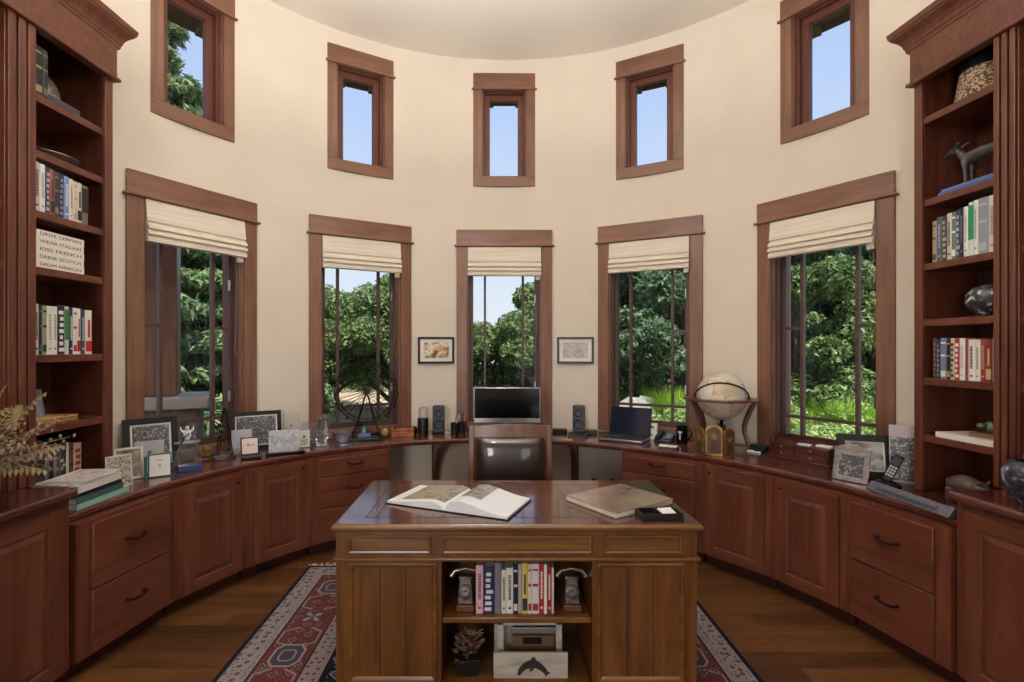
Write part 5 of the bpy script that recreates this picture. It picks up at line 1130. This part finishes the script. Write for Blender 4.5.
b.tube([(-.009, -.02, .026), (.009, -.02, .026)], .002, 5); b.build('rims', 'black', o, smooth=60); MB().tube([(-.062, -.02, .024), (-.055, .03, .02), (.03, .035, .008)], .002, 5).tube([(.062, -.02, .024), (.055, .026, .02), (-.03, .03, .008)], .002, 5).build('temples', 'black', o)
# frames, phone, bar at the right end
frame('framed_photo', 'wide black frame with a landscape photo, by the right bookcase', (2.245, 3.075, CT+.0005), R_(-22), .28, .255, .04, 'black', .008, photo('land', [(40, 50, 40), (120, 110, 80), (190, 190, 196), (150, 140, 70)], 14), .2, .03)
frame('framed_photo', 'silver arched frame with a group photo in front of the wide black frame', (2.09, 2.985, CT+.0005), R_(-58), .185, .195, .028, noisy('pewter', [(.3, (160, 156, 156)), (.7, (200, 198, 198))], 40, .3, 3, metal=.7), 0, BW, .22, .014, arch=True)
o = thing('photo_print', 'black and white poster print leaning between the right bookcase and the wall', 'photograph', (2.40, 2.95, CT+.0005), (-.1, 0, R_(-30)))
MB().box(-.085, .085, -.004, 0, 0, .33).build('backing', paint((190, 180, 184)), o); MB().box(-.08, .08, -.005, -.004, .01, .26).build('image', BW, o)
ph = thing('cordless_phone', 'black cordless phone tilted in its round cradle beside the right bookcase', 'telephone', (2.235, 2.905, CT+.0005), (0, 0, R_(-40)))
MB().lathe([(.004, 0), (.072, 0), (.074, .008), (.055, .022), (.03, .03), (.004, .031)], 28).build('cradle', 'blackgloss', ph, smooth=40)
MB().at((0, .0, .026), (-.35, .42, 0)).box(-.024, .024, -.013, .013, 0, .165).build('handset', 'black', ph, bev=.008, seg=3)
b = MB()
for i in range(4):
    for k in range(3): b.at((0, .0, .026), (-.35, .42, 0)); b.box(-.017+.013*k, -.008+.013*k, -.0145, -.013, .03+.017*i, .041+.017*i)
b.build('keypad', 'silver', ph); MB().at((0, .0, .026), (-.35, .42, 0)).box(-.018, .018, -.0142, -.013, .105, .145).build('display', 'grey', ph)
o = thing('slate_nameplate', 'long grey slate bar with a dark engraved strip along the right counter edge', 'nameplate', (2.108, 2.6, CT+.0005), (0, 0, R_(-88.5)))
MB().prismx([(-.022, 0), (.03, 0), (.022, .042), (.012, .042)], -.25, .25).build('slate_bar', 'steel', o, bev=.002)
b = MB()
for k in range(30): x_ = -.19+k*.0125; b.add([(x_, -.0122-.006, .0095), (x_+.008, -.0122-.006, .0095), (x_+.008, .0005-.006, .024), (x_, .0005-.006, .024)], [(0, 1, 2, 3)])
b.build('engraved_strip', 'grey', o, fixn=False)

# ------------------------------------------------------------------ pictures on the wall
for px0, px1, lab, pic in ((418, 454, 'black framed colour print on the wall left of the middle window', photo('leap', [(50, 62, 60), (120, 100, 70), (206, 170, 120), (236, 232, 226), (70, 60, 56)], 13)),
                          (558, 593, 'dark framed pale print on the wall right of the middle window', photo('palep', [(110, 96, 92), (206, 200, 190), (150, 140, 130), (190, 180, 190), (120, 110, 120)], 16))):
    p = cr((px0+px1)/2, 2.592); p.z = 1.56-(363.5-Y0)/FPX*p.y
    frame('wall_picture', lab, p, rzc(p), .345, .252, .02, 'black' if px0 < 500 else 'grey', .032, pic, 0, .022, 'picture', hang=True, grp='small framed pictures on the wall')

# ------------------------------------------------------------------ things on and in the desk
ob = thing('open_book', 'large open art book with white pages lying on the desk', 'book', (-.165, 2.605, DZ+.001), (0, 0, R_(-23)))
def sheet(b, prof, y0, y1, m=0, th=.0):
    n = len(prof); vs = [(x, y0, z) for x, z in prof]+[(x, y1, z) for x, z in prof]; b.add(vs, [(i, i+1, n+i+1, n+i) for i in range(n-1)], m)
def leafblock(b, prof, y0, y1, m=0):
    P = list(prof)+[(prof[-1][0], .004), (prof[0][0], .004)]; b.prismy(P, y0, y1, m)
left = [(-.002, .006), (-.02, .026), (-.06, .038), (-.12, .034), (-.2, .024), (-.27, .016), (-.325, .013)]
right = [(.002, .006), (.012, .03), (.04, .052), (.09, .058), (.15, .046), (.22, .028), (.28, .017), (.325, .013)]
MB().box(-.332, .332, -.168, .168, 0, .0035).build('cover', 'black', ob)
b = MB(); leafblock(b, left, -.163, .163); b.build('left_pages', paint((226, 229, 236), .5), ob, smooth=40)
b = MB(); leafblock(b, right, -.163, .163); b.build('right_pages', paint((226, 229, 236), .5), ob, smooth=40)
off_ = lambda P: [(x, z+.0008) for x, z in P]
sand = photo('sandstone', [(70, 66, 52), (128, 120, 100), (168, 160, 140), (96, 90, 70)], 24)
b = MB(); sheet(b, off_(left[1:6]), -.12, .163); b.build('left_picture', sand, ob, smooth=60, fixn=False)
b = MB(); sheet(b, off_(right[2:5]), -.07, .163); b.build('right_picture', sand, ob, smooth=60, fixn=False)
al = thing('album', 'large closed album with a glossy taupe cover on the right of the desk', 'book', (.645, 2.60, DZ+.001), (0, 0, R_(33)))
tp = noisy('taupe_gloss', [(.35, (132, 112, 100)), (.65, (156, 138, 124))], 5, .12, 3, coat=.6)
MB().box(-.205, .205, -.175, .175, 0, .004).box(-.205, .205, -.175, .175, .024, .028).build('cover_boards', tp, al, bev=.001); MB().box(-.2, .2, -.17, .17, .0042, .0238).build('page_block', 'pages', al)
dt = thing('card_tray', 'black leather desk tray holding white cards at the front right of the desk', 'tray', (.775, 2.372, DZ+.001), (0, 0, R_(8)))
MB().box(-.095, .095, -.05, .055, 0, .006).box(-.095, -.088, -.05, .055, .006, .03).box(.088, .095, -.05, .055, .006, .03).box(-.088, .088, -.05, -.043, .006, .03).box(-.088, .088, .048, .055, .006, .03).box(-.004, .002, -.043, .048, .006, .028).build('tray_body', 'black', dt, bev=.0015)
o = MB().box(-.035, .035, -.03, .03, 0, .02).build('white_cards', 'white', bev=.001, loc=(.815, 2.385, DZ+.0075), rot=(.25, 0, R_(14))); tag(o, 'small stack of white cards in the desk tray', 'cards')
rowF = [('pale pink book', .034, .222, .16, (206, 168, 182), (120, 60, 80), 1), ('navy book with white pattern', .052, .212, .16, (40, 46, 76), (206, 206, 216), 3), ('plain grey book', .032, .232, .16, (116, 116, 128), (100, 100, 112), 0), ('ivory book', .022, .20, .16, (214, 210, 200), K_, 1), ('white book with black title', .032, .21, .16, (220, 216, 210), K_, 1), ('black book with white mark', .022, .222, .16, (32, 32, 36), (200, 200, 200), 2), ('lilac grey book', .018, .228, .16, (168, 158, 164), (120, 110, 120), 0),
        ('yellow book', .027, .232, .16, (206, 184, 92), (50, 50, 70), 5), ('cream book', .018, .226, .16, (214, 204, 184), (150, 60, 60), 2), ('white book with red foot', .034, .228, .16, (210, 206, 210), (160, 50, 60), 2), ('red book with blue foot', .022, .23, .16, (164, 40, 48), (226, 220, 214), 1), ('white slim book', .015, .226, .16, WHT, (170, 60, 60), 0), ('crimson book', .02, .216, .16, (150, 36, 42), WHT, 1), ('ivory slim book', .012, .212, .16, OFF, K_, 0)]
shelf_row(lambda s, d, z: Vector((s, DYF+d, z)), -.072, 1, SHZ+.0005, .05, 0, rowF, 'in the desk bay', 'books in the desk bay')
for i, (x_, lab) in enumerate(((-.122, 'bronze bookend shaped like an old telephone at the left of the desk books'), (.375, 'dark bookend shaped like an old telephone at the right of the desk books'))):
    o = thing('bookend', lab, 'bookend', (x_, DYF+.10, SHZ+.0005), (0, 0, 0), 'bookends in the desk bay'); mt = noisy('pewter_%d' % i, [(.3, (60, 56, 54)), (.7, (132, 124, 118))], 30, .35, 4, metal=.6)
    MB().box(-.042, .042, -.04, .05, 0, .03).build('wood_block', 'chairwood', o, bev=.004)
    MB().loft([[(-.036, -.03, .0305), (.036, -.03, .0305), (.036, .04, .0305), (-.036, .04, .0305)], [(-.028, -.012, .13), (.028, -.012, .13), (.028, .03, .13), (-.028, .03, .13)], [(-.034, -.01, .15), (.034, -.01, .15), (.034, .028, .15), (-.034, .028, .15)]]).build('phone_body', mt, o, bev=.004)
    b = MB().at((0, -.024, .085), (PI/2-.18, 0, 0)); b.lathe([(.004, .004), (.012, .006), (.03, .004), (.034, 0), (.034, -.006), (.004, -.006)], 24)
    for k in range(10): a = 2*PI*k/10; b.ball((.022*math.cos(a), .022*math.sin(a), .005), (.004, .004, .003), 6)
    b.build('dial', mt, o, smooth=40)
    MB().tube([(-.068, .008, .148), (-.05, .008, .172), (0, .008, .182), (.05, .008, .172), (.068, .008, .148)], [.016, .011, .009, .011, .016], 10).build('receiver', plain('receiver_%d' % i, (150, 132, 116), .25, .8), o, smooth=60)
pp = thing('potted_succulent', 'pink and green leafy plant in a square black pot in the desk bay', 'potted plant', (-.115, DYF+.12, BFZ+.001), (0, 0, R_(6)))
MB().loft([[(-s_, -s_, z_), (s_, -s_, z_), (s_, s_, z_), (-s_, s_, z_)] for s_, z_ in ((.045, 0), (.066, .085), (.06, .085), (.052, .06))]).build('pot', 'black', pp, bev=.003)
MB().box(-.054, .054, -.054, .054, .05, .066).build('soil', paint((40, 30, 24), 1), pp)
r = random.Random(21); bA, bB = MB(), MB()
for k in range(120):
    a = r.uniform(0, 2*PI); R2 = r.uniform(.0, .075); c = Vector((R2*math.cos(a), R2*math.sin(a), .10+r.uniform(0, .085)-R2*.3)); b = bA if (r.random() < .62) else bB
    d = Vector((math.cos(a), math.sin(a), r.uniform(.2, 1))).normalized(); s_ = d.cross(Vector((0, 0, 1))).normalized(); l = r.uniform(.024, .038); n_ = s_.cross(d)*.004
    b.add([c-d*l*.5, c-s_*l*.36+n_, c+d*l*.8, c+s_*l*.36+n_, c-n_*1.2], [(0, 1, 4), (1, 2, 4), (2, 3, 4), (3, 0, 4)])
bA.build('pink_leaves', noisy('pink_leaf', [(.3, (110, 50, 62)), (.7, (176, 110, 118))], 30, .5), pp, fixn=False); bB.build('green_leaves', noisy('green_leaf', [(.3, (96, 112, 70)), (.7, (170, 180, 130))], 30, .5), pp, fixn=False)
b = MB()
for k in range(12): a = r.uniform(0, 6.3); b.tube([(0, 0, .066), (.04*math.cos(a), .04*math.sin(a), .13)], .0025, 5)
b.build('stems', paint((90, 70, 56)), pp)
mh = thing('magazine_holder', 'whitewashed wooden magazine holder with a dark leaping dolphin silhouette in the desk bay', 'magazine holder', (.181, DYF+.07, BFZ+.001), (0, 0, 0))
ww = noisy('whitewashed_wood', [(.3, (140, 130, 120)), (.5, (176, 168, 158)), (.7, (200, 192, 182))], (4, 20, 20), .7, 6)
hw = .172
MB().box(-hw, hw, -.008, .006, .012, .118).build('front_panel', ww, mh, bev=.002)
b = MB().box(-hw+.02, -hw+.048, .05, .062, .012, .245).box(hw-.048, hw-.02, .05, .062, .012, .245).box(-hw+.02, hw-.02, .05, .062, .215, .246); b.build('handle_frame', ww, mh, bev=.002)
MB().box(-hw+.004, hw-.004, .15, .162, .012, .165).build('back_panel', ww, mh, bev=.002); MB().box(-hw, hw, -.006, .16, 0, .012).build('bottom_board', ww, mh)
dol = [(-.075, .012), (-.068, .04), (-.05, .062), (-.028, .076), (-.012, .08), (-.004, .094), (.008, .092), (.012, .08), (.035, .066), (.056, .044), (.068, .026), (.082, .02), (.066, .014), (.058, .003), (.05, .018), (.03, .034), (.006, .044), (-.006, .03), (-.018, .026), (-.014, .042), (-.034, .038), (-.052, .022), (-.062, .008)]
MB().prismy([(x+.012, z+.006) for x, z in dol], -.0095, -.0082).build('dolphin_silhouette', paint((44, 38, 38), .6), mh)
o = thing('magazine', 'grey magazine standing in the whitewashed holder', 'magazine', (.2, DYF+.07+.10, BFZ+.0135)); MB().box(-.11, .12, 0, .01, 0, .16).build('cover', paint((126, 122, 120), .5), o); MB().box(-.108, .118, .001, .009, .1602, .162).build('page_edges', 'pages', o)
o = thing('brochure', 'brown brochure with a dark patch standing in the whitewashed holder', 'brochure', (.2, DYF+.07+.075, BFZ+.0135)); MB().box(-.10, .10, 0, .006, 0, .14).build('cover', paint((112, 84, 60), .5), o); MB().box(-.05, .04, -.0006, 0, .10, .132).build('dark_patch', 'black', o)
